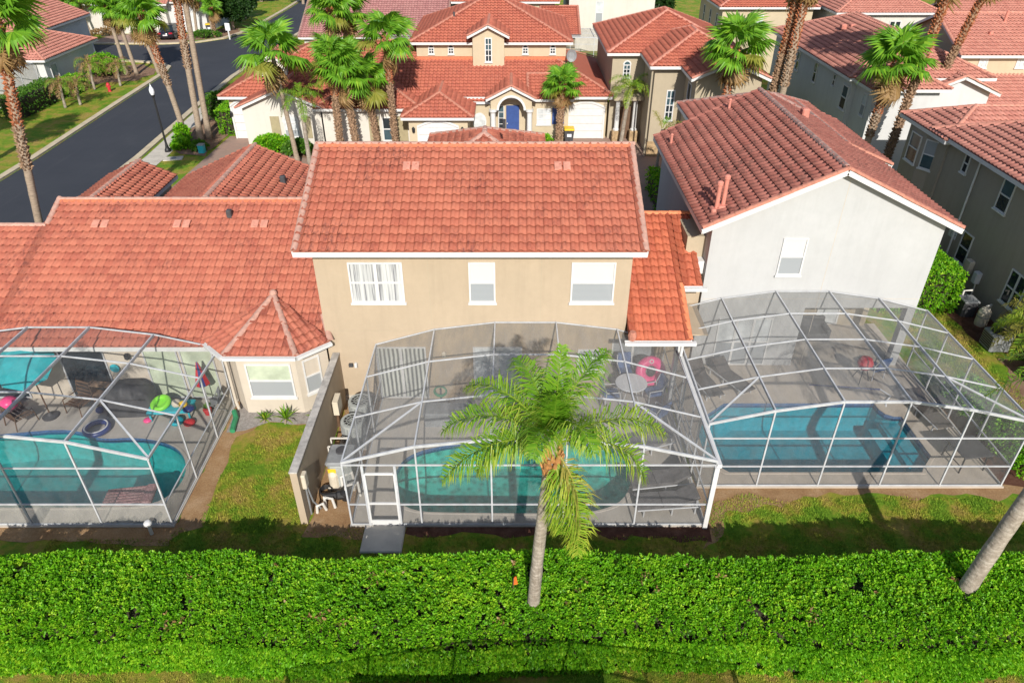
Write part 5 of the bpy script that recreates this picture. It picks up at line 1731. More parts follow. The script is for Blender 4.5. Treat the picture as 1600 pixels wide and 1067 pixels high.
f.rotation_euler = (R(14), R(-6), 0)
MB().torus((0, 0, 0), .27, .09, 26, 10).build('ring', 'lime', f, True)
MB().lathe([(.2, 0), (.2, .02)], (0, 0, -.03), 20).build('floor', 'lime', f)
blob('paddling_ball', 'cream beach ball among the toys on turquoise table', 'beach ball', (-11.6, 19.25, .62), .16, 'beige', .95)
blob('paddling_ball', 'yellow patterned beach ball at right of toy table', 'beach ball', (-11.35, 19.2, .6), .15, 'yellow', .95)
blob('towel_heap', 'blue crumpled towel on the toy table end', 'towel', (-11.15, 19.1, .5), .2, 'bluep', .5)
blob('towel_heap', 'turquoise towel heap draped before the toy table', 'towel', (-11.55, 18.85, .16), .24, 'turq', .55)
blob('towel_heap', 'red towel on the deck before the toy table', 'towel', (-11.1, 18.8, .14), .2, 'redp', .5)
blob('towel_heap', 'pink towel on the deck beside grill cover', 'towel', (-12.6, 18.95, .12), .15, 'hotpink', .45)
cu = thing('closed_parasol', 'folded red and blue parasol by the bay window', 'parasol', (-10.75, 19.75, .06), 0, None, True)
MB().tube([(0, 0, 0), (0, 0, 1.95)], .02, 6).build('pole', 'alu', cu)
for k in range(8):
    a0, a1 = 2 * math.pi * k / 8, 2 * math.pi * (k + 1) / 8
    MB().add([(.03 * math.cos(a0), .03 * math.sin(a0), 1.95), (.03 * math.cos(a1), .03 * math.sin(a1), 1.95), (.26 * math.cos(a1), .26 * math.sin(a1), 1.05), (.20 * math.cos((a0 + a1) / 2), .20 * math.sin((a0 + a1) / 2), 1.0), (.26 * math.cos(a0), .26 * math.sin(a0), 1.05)], [(0, 1, 2, 3, 4)]).build('fold', 'redp' if k % 2 else 'bluep', cu)
MB().lathe([(.2, 0), (.18, .06), (.04, .1)], (0, 0, 0), 12).build('base', 'dkgrey', cu)
pt = thing('flower_pot', 'red pot with small plant by the folded parasol', 'plant pot', (-10.65, 19.35, .06), 0, None, True)
MB().lathe([(.1, 0), (.15, .22), (.14, .24)], (0, 0, 0), 12).build('pot', 'redp', pt)
pm_ = MB()
for k in range(24):
    a = random.uniform(0, 6.28)
    l = random.uniform(.1, .28)
    d_ = Vector((math.cos(a) * .8, math.sin(a) * .8, random.uniform(.5, 1.3))).normalized() * l
    s_ = Vector((-math.sin(a), math.cos(a), 0)) * .03
    pm_.add([(0, 0, .22), d_ * .6 + s_ + Vector((0, 0, .22)), d_ + Vector((0, 0, .22)), d_ * .6 - s_ + Vector((0, 0, .22))], [(0, 1, 2, 3)])
pm_.r = [random.random() for _ in pm_.f]
pm_.build('leaves', 'shrub', pt, fix=False)
t = thing('folding_chair', 'grey folding chair by the bay in left cage', 'chair', (-10.35, 19.55, .06), R(-60), None, True)
for x in (-.22, .22):
    MB().tube([(x, -.3, 0), (x, .2, .85)], .018, 6).build('leg', 'midgrey', t)
    MB().tube([(x, .28, 0), (x, -.25, .48)], .018, 6).build('leg', 'midgrey', t)
MB().bar((0, -.2, .45), (0, .12, .45), .44, .03).build('seat', 'midgrey', t)
MB().bar((0, .1, .6), (0, .2, .85), .44, .03).build('backrest', 'midgrey', t)
def swing(label, x, y, rz):
    t = thing('garden_chair', label, 'chair', (x, y, .06), rz, None, True)
    for s_ in (-.35, .35):
        MB().tube([(s_, -.35, 0), (s_, -.3, .55), (s_, .3, .55), (s_, .42, 1.0)], .02, 6).build('arm_frame', 'wood', t)
        MB().tube([(s_, .4, 0), (s_, .3, .55)], .02, 6).build('leg', 'wood', t)
    for k in range(5):
        MB().box(-.35, .35, -.3 + .13 * k, -.2 + .13 * k, .36, .385).build('slat', 'wood', t)
    for k in range(4):
        MB().bar((-.35, .3 + .03 * k, .5 + .14 * k), (.35, .3 + .03 * k, .5 + .14 * k), .02, .1).build('slat', 'wood', t)
    return t
swing('dark wooden chair under the teal parasol', -16.9, 18.9, R(150))
swing('dark wooden chair beyond the parasol near the dark glass door', -15.2, 19.6, R(-20))
t = thing('wooden_shelf', 'wooden toy shelf standing under the left house eave', 'shelf', (-14.35, 19.85, .06), R(-8), None, True)
for x in (-.4, .4):
    MB().box(x - .02, x + .02, -.15, .15, 0, 1.0).build('side_panel', 'wood', t)
for z in (.15, .5, .9):
    MB().box(-.38, .38, -.15, .15, z, z + .03).build('shelf_board', 'boot', t)
blob('toy_bucket', 'small red bucket beside the wooden toy shelf', 'bucket', (-14.1, 19.45, .2), .15, 'redp', .9)
blob('toy_bucket', 'small blue bucket beside the wooden toy shelf', 'bucket', (-14.45, 19.4, .2), .14, 'bluep', .9)
blob('beach_bag', 'pink beach bag at the left frame edge on deck', 'bag', (-17.7, 19.6, .35), .3, 'hotpink', .8)
f = thing('swim_ring', 'navy and white swim ring at the edge of teal pool', 'swim ring', (-14.1, 18.45, .18), 0, None, True)
MB().torus((0, 0, 0), .36, .10, 28, 10).build('ring', 'bluep', f, True)
MB().torus((0, 0, .085), .36, .03, 28, 6).build('stripe', 'trim', f, True)
f = thing('pool_float', 'patterned pink float drifting in the teal pool corner', 'pool float', (-11.7, 15.45, -.02), R(8), None, True)
m = MB()
for k in range(7):
    m.tube([(-.72, -.36 + .12 * k, 0), (.72, -.36 + .12 * k, .02)], .065, 8)
m.build('mattress', 'floral', f, True)
MB().cbox(.42, .74, -.42, .42, .03, .14, .05).build('headrest', 'floral', f)
wd = MB().lathe([(.05, 0), (.16, .02), (.17, .05), (.05, .06)], (0, 0, 0), 10)
wd.v = [(-13.9 + x, 20.2 - z, 1.45 + y) for x, y, z in wd.v]
tag(wd.build('wall_ornament', 'turq'), 'small turquoise starburst ornament on cream wall', 'ornament')

# ------------------------------------------------------------------ street things
shade_wall = thing('garden_wall', 'low wall added out of view to shade the hedge foot', 'wall', (-.6, 7.0, 0))  # unseen solid caster, added for the dark shadow along the hedge foot
MB().box(-3.6, 2.4, 6.9, 7.1, 0, 1.78).build('wall', 'tan3', shade_wall)
MB().box(-3.63, 2.43, 6.87, 7.13, 1.782, 1.83).build('coping', 'wallcap', shade_wall)
def street_lamp():
    t = thing('street_lamp', 'black street lamp with white globe beside the road bend', 'street lamp', (-23.3, 47.2, 0), 0, None, True)
    MB().lathe([(.2, 0), (.2, .15), (.12, .3), (.07, .6), (.055, 3.6), (.1, 3.65), (.14, 3.75)], (0, 0, 0), 12).build('post', 'black', t)
    MB().lathe([(.10, 0), (.15, .15), (.15, .32), (.10, .46), (.04, .5)], (0, 0, 3.76), 14).build('globe', 'lampwhite', t)
    MB().lathe([(.07, 0), (.03, .1), (.01, .22)], (0, 0, 4.26), 8).build('finial', 'lampwhite', t)
street_lamp()
def bin_(label, x, y, rz=0):
    t = thing('wheeled_bin', label, 'bin', (x, y, 0), rz, None, True)
    m = MB()
    m.v = [(a * .25, b * .28, .08) for a, b in ((-1, -1), (1, -1), (1, 1), (-1, 1))] + [(a * .33, b * .38, 1.0) for a, b in ((-1, -1), (1, -1), (1, 1), (-1, 1))]
    m.f = [(3, 2, 1, 0), (4, 5, 6, 7)] + [(i, (i + 1) % 4, 4 + (i + 1) % 4, 4 + i) for i in range(4)]
    m.build('body', 'dkgrey', t)
    MB().cbox(-.35, .35, -.42, .4, 1.0, 1.1, .04).build('lid', 'yellow', t)
    for x_ in (-.27, .27):
        w_ = MB().lathe([(.11, -.03), (.11, .03)], (0, 0, 0), 12)
        w_.v = [(x_ + z, .28 + a, .11 + b) for a, b, z in w_.v]
        w_.build('wheel', 'black', t)
    MB().tube([(-.28, .42, .95), (-.28, .48, .98), (.28, .48, .98), (.28, .42, .95)], .02, 6).build('handle', 'black', t)
    MB().box(-.15, .15, -.372, -.36, .55, .75).build('sticker', 'lampwhite', t)
bin_('dark wheeled bin with yellow lid by the white garage door', 3.95, 49.0)
bin_('dark wheeled bin with yellow lid beside the parked car', -35.0, 88.4, .3)
def car():
    t = thing('parked_car', 'dark saloon car parked on the paver drive at top left', 'car', (-38.6, 86.4, 0), R(4), None, True)
    xs_ = [(-2.1, .55, .85), (-1.9, .5, .95), (-1.2, .3, .98), (1.0, .28, .95), (1.9, .3, .8), (2.2, .4, .65)]
    m = MB()
    W = .88
    sec = [(-1, .28), (-1.0, .55), (-.96, .75), (-.75, 1), (.75, 1), (.96, .75), (1.0, .55), (1, .28)]
    for y, zl, zh in xs_:
        for a, b in sec:
            m.v.append((a * W * (1 if -1.9 < y < 1.9 else .9), y, .25 + (zh - .25) * (b if b > .3 else 0.05)))
    n = len(sec)
    for i in range(len(xs_) - 1):
        m.f += [(i * n + k, i * n + (k + 1) % n, (i + 1) * n + (k + 1) % n, (i + 1) * n + k) for k in range(n)]
    m.f += [tuple(range(n)), tuple((len(xs_) - 1) * n + k for k in range(n))]
    m.build('body', 'carpaint', t, True)
    m = MB()
    for y, zh, w_ in ((-1.5, .93, .78), (-.9, 1.38, .62), (.3, 1.42, .62), (1.1, .95, .76)):
        m.v += [(-w_, y, zh), (w_, y, zh), (w_, y, .9), (-w_, y, .9)]
    for i in range(3):
        m.f += [(i * 4 + k, i * 4 + (k + 1) % 4, (i + 1) * 4 + (k + 1) % 4, (i + 1) * 4 + k) for k in range(4)]
    m.build('cabin_glass', 'dark', t)
    MB().prism([(-.6, -.85, 1.385), (.6, -.85, 1.385), (.6, .28, 1.425), (-.6, .28, 1.425)], (0, 0, .025)).build('roof', 'carpaint', t)
    for x in (-.62, .62):
        MB().cbox(x - .2, x + .2, -2.12, -2.0, .68, .84, .03).build('tail_light', 'carred', t)
    MB().box(-.25, .25, -2.115, -2.1, .5, .62).build('number_plate', 'trim', t)
    for x in (-.8, .8):
        for y in (-1.3, 1.35):
            w_ = MB().lathe([(.2, -.1), (.32, -.1), (.33, 0), (.32, .1), (.2, .1)], (0, 0, 0), 18)
            w_.v = [(x + z, y + a, .33 + b) for a, b, z in w_.v]
            wo_ = w_.build('wheel', 'black', t)
            r_ = MB().lathe([(.05, -.105), (.19, -.105), (.19, .105), (.05, .105)], (0, 0, 0), 14)
            r_.v = [(x + z, y + a, .33 + b) for a, b, z in r_.v]
            r_.build('rim', 'midgrey', wo_)
car()
t = thing('sign_board', 'small white street sign board at the far kerb corner', 'sign', (-31.6, 85.0, 0), R(-20), None, True)
MB().cbox(-.07, .07, -.05, .05, 0, 1.0, .01).build('post', 'trim', t)
MB().cbox(-.3, .3, -.08, .08, .95, 1.7, .03).build('board', 'lampwhite', t)
t = thing('utility_box', 'small green utility box on the grass by twin palms', 'utility box', (-20.9, 47.0, 0), 0, None, True)
MB().cbox(-.2, .2, -.2, .2, 0, .55, .04).build('casing', 'turq', t)
MB().cbox(-.22, .22, -.22, .22, .55, .6, .02).build('lid', 'midgrey', t)
t = thing('manhole_cover', 'pale concrete access slab on the court grass', 'access cover', (-22.4, 45.8, 0), R(12), None, True)
MB().cbox(-.6, .6, -.35, .35, 0, .05, .02).build('slab', 'concrete', t)
MB().lathe([(.2, 0), (.2, .01)], (0, 0, .05), 14).build('lid', 'midgrey', t)
t = thing('fire_hydrant', 'small red hydrant on the grass corner by the road', 'hydrant', (-34.6, 62.8, 0), 0, None, True)
MB().lathe([(.16, 0), (.12, .06), (.12, .5), (.16, .53), (.13, .65), (.04, .74)], (0, 0, 0), 12).build('barrel', 'redp', t)
MB().tube([(-.2, 0, .42), (.2, 0, .42)], .06, 8).build('outlet', 'redp', t)

# ------------------------------------------------------------------ vegetation
def leaf_quads(P, D, L, W, rng=RNG):
    """diamond leaves: P (n,3) base, D (n,3) direction, L (n,), W (n,)"""
    n = len(P)
    D = D / np.linalg.norm(D, axis=1, keepdims=True)
    rv = rng.normal(size=(n, 3))
    S = np.cross(D, rv)
    S /= np.linalg.norm(S, axis=1, keepdims=True) + 1e-9
    L, W = L[:, None], W[:, None]
    droop = np.zeros((n, 3))
    droop[:, 2] = -.15
    V = np.stack([P, P + D * L * .5 + S * W, P + D * L + droop * L, P + D * L * .5 - S * W], 1).reshape(-1, 3)
    F = (np.arange(n)[:, None] * 4 + np.arange(4)[None])
    return V, F

def nz(x, y, s=1., o=0.):
    return np.array([noise.noise(Vector((a * s + o, b * s + o * 1.3, o))) for a, b in zip(x, y)])

def whorls(C, Nrm, k, L, W, spread=.9, rng=RNG):
    """k leaves radiating from each shoot C with outward normal Nrm"""
    n = len(C)
    P = np.repeat(C, k, 0) + rng.normal(0, .012, (n * k, 3))
    D = np.repeat(Nrm, k, 0) + rng.normal(0, spread, (n * k, 3))
    return leaf_quads(P, D, L * rng.uniform(.7, 1.25, n * k), W * rng.uniform(.8, 1.2, n * k), rng)

def hedge_main():
    t = thing('clipped_hedge', 'long wide clipped green hedge across the foreground', 'hedge', (0, 10.5, 0))
    x0, x1, y0, y1, zt = -14.5, 15.5, 9.64, 12.02, 1.55
    def back(x):
        return y1 + .12 * math.sin(x * .6 + 1) + .14 * noise.noise(Vector((x * .5, 3, 0)))
    def front(x):
        return y0 + .18 * noise.noise(Vector((x * .45, 9, 0))) + .12 * math.sin(x * .5)
    def top(x, y):
        return zt + .10 * noise.noise(Vector((x * .8, y * .8, 2))) + .06 * noise.noise(Vector((x * 2.6, y * 2.6, 5)))
    # woody core
    nx, ny = 150, 20
    m = MB()
    for i in range(nx + 1):
        x = x0 + (x1 - x0) * i / nx
        a, b = front(x) + .16, back(x) - .16
        m.v += [(x, a, -.02)]
        for j in range(ny + 1):
            y = a + (b - a) * j / ny
            e = min(j, ny - j) / ny
            m.v.append((x, y, top(x, y) - .20 - max(0, .75 - (y - a)) ** 2 * .75 - (.12 if e < .03 else 0) + random.uniform(-.03, .03)))
        m.v += [(x, b, -.02)]
    k = ny + 3
    for i in range(nx):
        for j in range(k - 1):
            m.f.append((i * k + j, (i + 1) * k + j, (i + 1) * k + j + 1, i * k + j + 1))
    m.build('twigs', 'twig', t)
    C, Nn = [], []
    n_top = 27000
    xs = RNG.uniform(x0, x1, n_top)
    ts = RNG.uniform(0, 1, n_top)
    for x, s in zip(xs, ts):
        a, b = front(x), back(x)
        y = a + (b - a) * s
        z = top(x, y)
        gap = noise.noise(Vector((x * 1.6, y * 1.6, 20))) + .5 * noise.noise(Vector((x * 5, y * 5, 7)))
        if gap < -.55 and random.random() < .93:
            continue
        e = min(y - a, b - y)
        ef = y - a
        if ef < .75:
            z -= (.75 - ef) ** 2 * .75
        if e < .16:
            z -= (.16 - e) ** 2 * 4
        C.append((x, y, z - abs(random.gauss(0, .045)) + (random.random() < .06) * random.uniform(.02, .10)))
        Nn.append((0, (-.9 * (1 - ef / .75) if ef < .75 else .5 if e < .16 else 0), 1))
    for side, fn, n_ in ((-1, front, 11000), (1, back, 4500)):
        xs = RNG.uniform(x0, x1, n_)
        zs = RNG.uniform(.04, (zt - .34) if side < 0 else zt - .02, n_)
        for x, z in zip(xs, zs):
            y = fn(x) + side * (.05 * noise.noise(Vector((x * 2.5, z * 2.5, 11))) - abs(random.gauss(0, .04)))
            if noise.noise(Vector((x * 1.6, z * 1.6, 31))) < -.5:
                continue
            C.append((x, y, z))
            Nn.append((0, side, .55))
    C, Nn = np.array(C), np.array(Nn)
    V, F = whorls(C, Nn, 10, .086, .0225, .7)
    # tint: follows the shoot, young bright tips on some
    base = np.clip(RNG.beta(2.2, 2.4, len(C)) + .28 * nz(C[:, 0], C[:, 1], .9, 3.) + .18 * nz(C[:, 0], C[:, 1], 3.1, 8.), 0, 1)
    rn = np.clip(np.repeat(base, 10) + RNG.normal(0, .14, len(F)), 0, 1)
    o = np_mesh('foliage', V, F, 'hedge', t, rn)
    o['kind'] = 'stuff'
    dC = []
    rd = random.Random(5)
    for _ in range(34):
        px, py, k_ = rd.uniform(-12, 12.5), rd.uniform(9.95, 11.7), rd.choice((2, 3, 3, 5, 9, 16))
        for _ in range(k_):
            x, y = px + rd.gauss(0, .03 + .004 * k_), py + rd.gauss(0, .025 + .004 * k_)
            dC.append((x, y, top(x, y) - max(0, .75 - (y - front(x))) ** 2 * .75 - rd.uniform(-.02, .12)))
    dC = np.array(dC)
    V, F = whorls(dC, np.tile([0, 0, 1.], (len(dC), 1)), 4, .11, .028, .9)
    o = np_mesh('dry_leaves', V, F, 'dead', t, RNG.random(len(F)))
    o['kind'] = 'stuff'
hedge_main()
fl = thing('marker_flag', 'small orange marker sticking out of the hedge by the palm', 'marker', (.02, 10.95, 1.5), 0, None, True)
MB().tube([(0, 0, 0), (.02, 0, .45)], .012, 6).build('stick', 'wood', fl)
MB().prism([(.02, 0, .2), (.12, .01, .22), (.08, .02, .48), (.03, 0, .46)], (0, .02, 0)).build('flag', plain('orange_flag', (.65, .13, .02), .7), fl)

def shrub(name, label, cat, c, rad, n, mat='shrub', box=False, leaf=.1, group=None, dense=1.0, stem=True):
    t = thing(name, label, cat, (c[0], c[1], 0), 0, group)
    rx, ry, hz = rad
    rng = np.random.default_rng(int(abs(c[0] * 131 + c[1] * 17)) + 3)
    if box:
        P = rng.uniform(-1, 1, (n, 3))
        ax = rng.choice(3, n, p=[.25, .25, .5])
        sg = np.where(rng.random(n) < .5, -1., 1.)
        sg[ax == 2] = 1
        P[np.arange(n), ax] = sg
        Nn = np.zeros((n, 3))
        Nn[np.arange(n), ax] = sg
        Nn[:, 2] += .4
    else:
        P = rng.normal(size=(n, 3))
        P /= np.linalg.norm(P, axis=1, keepdims=True)
        P[:, 2] = np.abs(P[:, 2]) * 1.0 - .25 * (rng.random(n) < .4)
        Nn = P + np.array([0, 0, .35])
        lump = 1 + .22 * np.array([noise.noise(Vector(p) * 2.3 + Vector((c[0], c[1], 0))) for p in P]) - np.abs(rng.normal(0, .09, n))
        P = P * lump[:, None]
    W = np.stack([c[0] + P[:, 0] * rx, c[1] + P[:, 1] * ry, hz * (.5 + .5 * P[:, 2]) if box else np.maximum(.03, hz * (.35 + .62 * P[:, 2]))], 1)
    W += rng.normal(0, .03, W.shape)
    V, F = whorls(W, Nn, 5, leaf, leaf * .27, .7, rng)
    rn = np.clip(np.repeat(rng.beta(2, 2.4, n), 5) + rng.normal(0, .15, len(F)), 0, 1)
    o = np_mesh('foliage', V, F, mat, t, rn)
    o['kind'] = 'stuff'
    core = MB()
    if box:
        core.cbox(c[0] - rx * .88, c[0] + rx * .88, c[1] - ry * .88, c[1] + ry * .88, 0, hz * .92, min(.1, rx * .3, ry * .3))
    else:
        core.lathe([(max(rx, ry) * .3, 0), (min(rx, ry) * .78, hz * .3), (min(rx, ry) * .6, hz * .62), (min(rx, ry) * .1, hz * .8)], (c[0], c[1], 0), 10)
    core.build('twigs', 'twig', t)
    return t

# --- feather palms
def frond(m, p0, d0, L, g, n=46, lmax=.5, w=.0125, twist=0., droop=1.25, rnd0=.5, sparse=0):
    p, d = Vector(p0), Vector(d0).normalized()
    ds = L / n
    pts = [p.copy()]
    for i in range(n):
        t = i / (n - 1)
        side = d.cross(Vector((0, 0, 1)))
        if side.length < .05:
            side = Vector((1, 0, 0))
        side.normalize()
        upv = side.cross(d).normalized()
        side = side * math.cos(twist * t) + upv * math.sin(twist * t)
        if t > .10:
            l = lmax * max(.25, math.sin(math.pi * min(1, .16 + .80 * t)) ** .75)
            for s_ in (-1, 1):
                for rep in (0, 1):
                    if random.random() < sparse:
                        continue
                    ang = random.gauss(0, .16)
                    a = (side * s_ * (.80 + ang * .5) + d * (.5 + random.gauss(0, .15)) + upv * (.3 if rep else -.1) + upv * random.gauss(0, .2)).normalized()
                    ll = l * random.uniform(.8, 1.1)
                    wv = a.cross(upv).normalized() * w
                    q0 = p + d * random.uniform(0, ds)
                    q1 = q0 + a * ll * .5
                    a2 = (a + Vector((0, 0, -droop * random.uniform(.5, 1.6)))).normalized()
                    q2 = q1 + a2 * ll * .5
                    k = len(m.v)
                    m.v += [tuple(q0 - wv * .6), tuple(q0 + wv * .6), tuple(q1 + wv), tuple(q1 - wv), tuple(q2)]
                    m.f += [(k, k + 1, k + 2, k + 3), (k + 3, k + 2, k + 4)]
                    r_ = min(1, max(0, rnd0 + random.gauss(0, .16)))
                    m.r += [r_, min(1, r_ + .12 + (.35 if random.random() < .25 else 0))]
        d = (d + Vector((0, 0, -g * ds)) * (.3 + 1.4 * t)).normalized()
        p = p + d * ds
        pts.append(p.copy())
    k0 = len(m.f)
    m.tube(pts[::5] + [pts[-1]], [max(.006, .028 * (1 - i / (len(pts) / 5))) for i in range(len(pts[::5]) + 1)], 5)
    m.r += [min(1, rnd0 + .25)] * (len(m.f) - k0)

def feather_palm(label, base, top, trunk_r, specs, mat='queen', bark='barkgrey', group=None, lmax=.5, n=46, boots=True, name='feather_palm'):
    """specs: (azimuth deg, elevation deg, length, droop, tint, mat)"""
    t = thing(name, label, 'palm tree', base, 0, group)
    b, tp = Vector(base), Vector(top)
    pts, rad = [], []
    K = 18
    bend = Vector((tp.x - b.x, tp.y - b.y, 0)) * .12
    for i in range(K + 1):
        f = i / K
        pts.append(b.lerp(tp, f) - bend * math.sin(math.pi * f))
        rad.append(trunk_r * (1.15 - .35 * f) * (1 + .03 * math.sin(i * 2.1) + (.015 if i % 2 else -.015)))
    MB().tube(pts, rad, 14).build('trunk', bark, t, True)
    if boots:
        m = MB()
        for k in range(44):
            a = k * 2.4
            z = -1.35 + .95 * k / 44
            rr = trunk_r * (.9 + .35 * math.sin(math.pi * k / 44))
            c0 = tp + Vector((math.cos(a) * rr, math.sin(a) * rr, z))
            tip = tp + Vector((math.cos(a) * rr * 1.45, math.sin(a) * rr * 1.45, z + random.uniform(.22, .42)))
            s_ = Vector((-math.sin(a), math.cos(a), 0)) * random.uniform(.05, .08)
            i_ = Vector((math.cos(a), math.sin(a), 0)) * -.05
            m.add([c0 - s_, c0 + s_, tip + s_ * .4, tip - s_ * .4, c0 + i_ - s_, c0 + i_ + s_, tip + i_ * .6 + s_ * .4, tip + i_ * .6 - s_ * .4], [(0, 1, 2, 3), (7, 6, 5, 4), (1, 0, 4, 5), (2, 1, 5, 6), (3, 2, 6, 7), (0, 3, 7, 4)])
        m.build('leaf_bases', 'orangeboot', t)
    for az, el, L, g, tint, mt in specs:
        m = MB()
        m.r = []
        dv = Vector((math.cos(R(az)) * math.cos(R(el)), math.sin(R(az)) * math.cos(R(el)), math.sin(R(el))))
        frond(m, tp + Vector((dv.x * .08, dv.y * .08, random.uniform(-.15, .15) - (.45 if el < 0 else 0))), dv, L, g, n, lmax, rnd0=tint, sparse=.10 if mt == mat else .35)
        m.build('frond', mt, t, fix=False)
    return t
random.seed(21)
Q = 'queen'
Y_ = 'yellowleaf'
feather_palm('tall feather palm standing in the hedge before the middle cage', (.46, 10.62, 0), (.82, 10.75, 6.55), .14,
             [(72, 82, 2.0, .5, .45, Q), (45, 62, 2.1, .75, .40, Q), (118, 60, 2.0, .8, .45, Q), (150, 46, 2.3, .75, .6, Q), (176, 34, 2.4, .7, .5, Q), (200, 24, 2.5, .65, .55, Q),
              (2, 40, 2.5, .75, .7, Q), (-14, 30, 2.3, 1.1, .6, Q), (-60, 62, 1.7, 1.5, .5, Q), (-110, 60, 1.6, 1.5, .4, Q), (-160, 35, 1.9, 1.3, .55, Q), (95, 38, 1.9, .9, .4, Q),
              (-50, -25, 2.5, 2.2, .7, Q), (-38, -38, 2.2, 2.0, .85, Y_), (-65, -50, 1.9, 2.0, .65, Q), (-90, 80, 1.5, .8, .35, Q), (135, 22, 1.8, 1.0, .9, Y_)], Q, 'barkgrey', lmax=.70, n=60)
feather_palm('leaning grey palm trunk at the right end of the hedge', (10.75, 10.85, 0), (12.5, 11.9, 6.9), .18, [(a, 45 - 20 * (i % 3), 2.3, .8, .5, Q) for i, a in enumerate(range(0, 360, 30))], Q, 'barkgrey', n=30)
feather_palm('tall palm at the left hedge end outside the view', (-13.6, 9.6, 0), (-13.4, 9.8, 7.2), .2, [(a, 50 - 20 * (i % 3), 2.1, .8, .5, Q) for i, a in enumerate(range(10, 370, 32))], Q, 'barkgrey', n=26)
feather_palm('low feathery palm with yellow fronds at the right edge', (20.0, 22.4, 0), (20.0, 22.4, 1.7), .13, [(a, 56 - 24 * (i % 3), 1.95, 1.2, .55 + .12 * (i % 4), Q if i % 2 else Y_) for i, a in enumerate(range(0, 360, 12))], Q, 'boot', lmax=.5, n=36, boots=False)
feather_palm('slender feather palm with drooping fronds before the arched window', (-13.1, 44.7, 0), (-13.05, 44.75, 4.2), .13, [(a, 60 - 25 * (i % 3), 1.9, 1.5, .45, Q) for i, a in enumerate(range(0, 360, 36))], Q, 'barkgrey', lmax=.5, n=30, boots=False)
feather_palm('feather palm drooping beside the second garage door', (7.5, 48.4, 0), (7.9, 48.4, 3.9), .13, [(a, 58 - 22 * (i % 3), 2.0, 1.4, .5 + .12 * (i % 3), Q) for i, a in enumerate(range(12, 372, 30))], Q, 'barkgrey', lmax=.5, n=30, boots=False)
feather_palm('thin palm stem with yellow fronds beside the stepped house', (8.6, 41.0, 0), (8.7, 41.0, 3.4), .09, [(20, 40, 1.5, 1.6, .6, Y_), (-10, 55, 1.4, 1.5, .6, Y_), (60, 45, 1.3, 1.5, .5, Q), (140, 70, 1.2, 1.3, .5, Y_)], Q, 'barkgrey', lmax=.4, n=26, boots=False)

# --- fan palms
def fan_leaf(seed, mat, r=1.0, pet=.95):
    rd = random.Random(seed)
    m = MB()
    m.r = []
    m.add([(0, -.025, 0), (0, .025, 0), (pet, .018, .02), (pet, -.018, .02)], [(0, 1, 2, 3)])
    m.r.append(.9)
    N_ = 26
    span = R(285)
    fold = rd.uniform(.12, .3)
    for i in range(N_):
        a = -span / 2 + span * i / (N_ - 1)
        rr = r * (1 - .22 * abs(a / (span / 2)) ** 2) * rd.uniform(.9, 1.06)
        da = span / N_ * .62
        def pt(rad, ang, dz=0):
            x, y = pet + rad * math.cos(ang), rad * math.sin(ang)
            return (x, y, .02 - fold * abs(y) * .8 - .30 * rad * rad + dz)
        k = len(m.v)
        zz_ = .028 if i % 2 else -.012
        dr = -rd.uniform(.05, .3)
        m.v += [pt(.02, a), pt(rr * .6, a - da, 0), pt(rr * .6, a, zz_ + .02), pt(rr * .6, a + da, 0), pt(rr, a + rd.gauss(0, .05), dr)]
        m.f += [(k, k + 1, k + 2), (k, k + 2, k + 3), (k + 1, k + 4, k + 2), (k + 2, k + 4, k + 3)]
        b_ = min(1, max(0, rd.gauss(.42, .17)))
        m.r += [b_, b_ + .1, b_, b_ + .1]
    me = bpy.data.meshes.new('leaf')
    me.from_pydata(m.v, [], m.f)
    at = me.attributes.new('rnd', 'FLOAT', 'FACE')
    at.data.foreach_set('value', np.asarray(m.r, dtype=np.float32))
    me.materials.append(MAT[mat])
    return me
FAN = [fan_leaf(s, 'fan') for s in range(5)]
FAN_Y = [fan_leaf(s + 9, 'yellowleaf') for s in range(2)]
FAN_D = [fan_leaf(s + 19, 'dead') for s in range(2)]

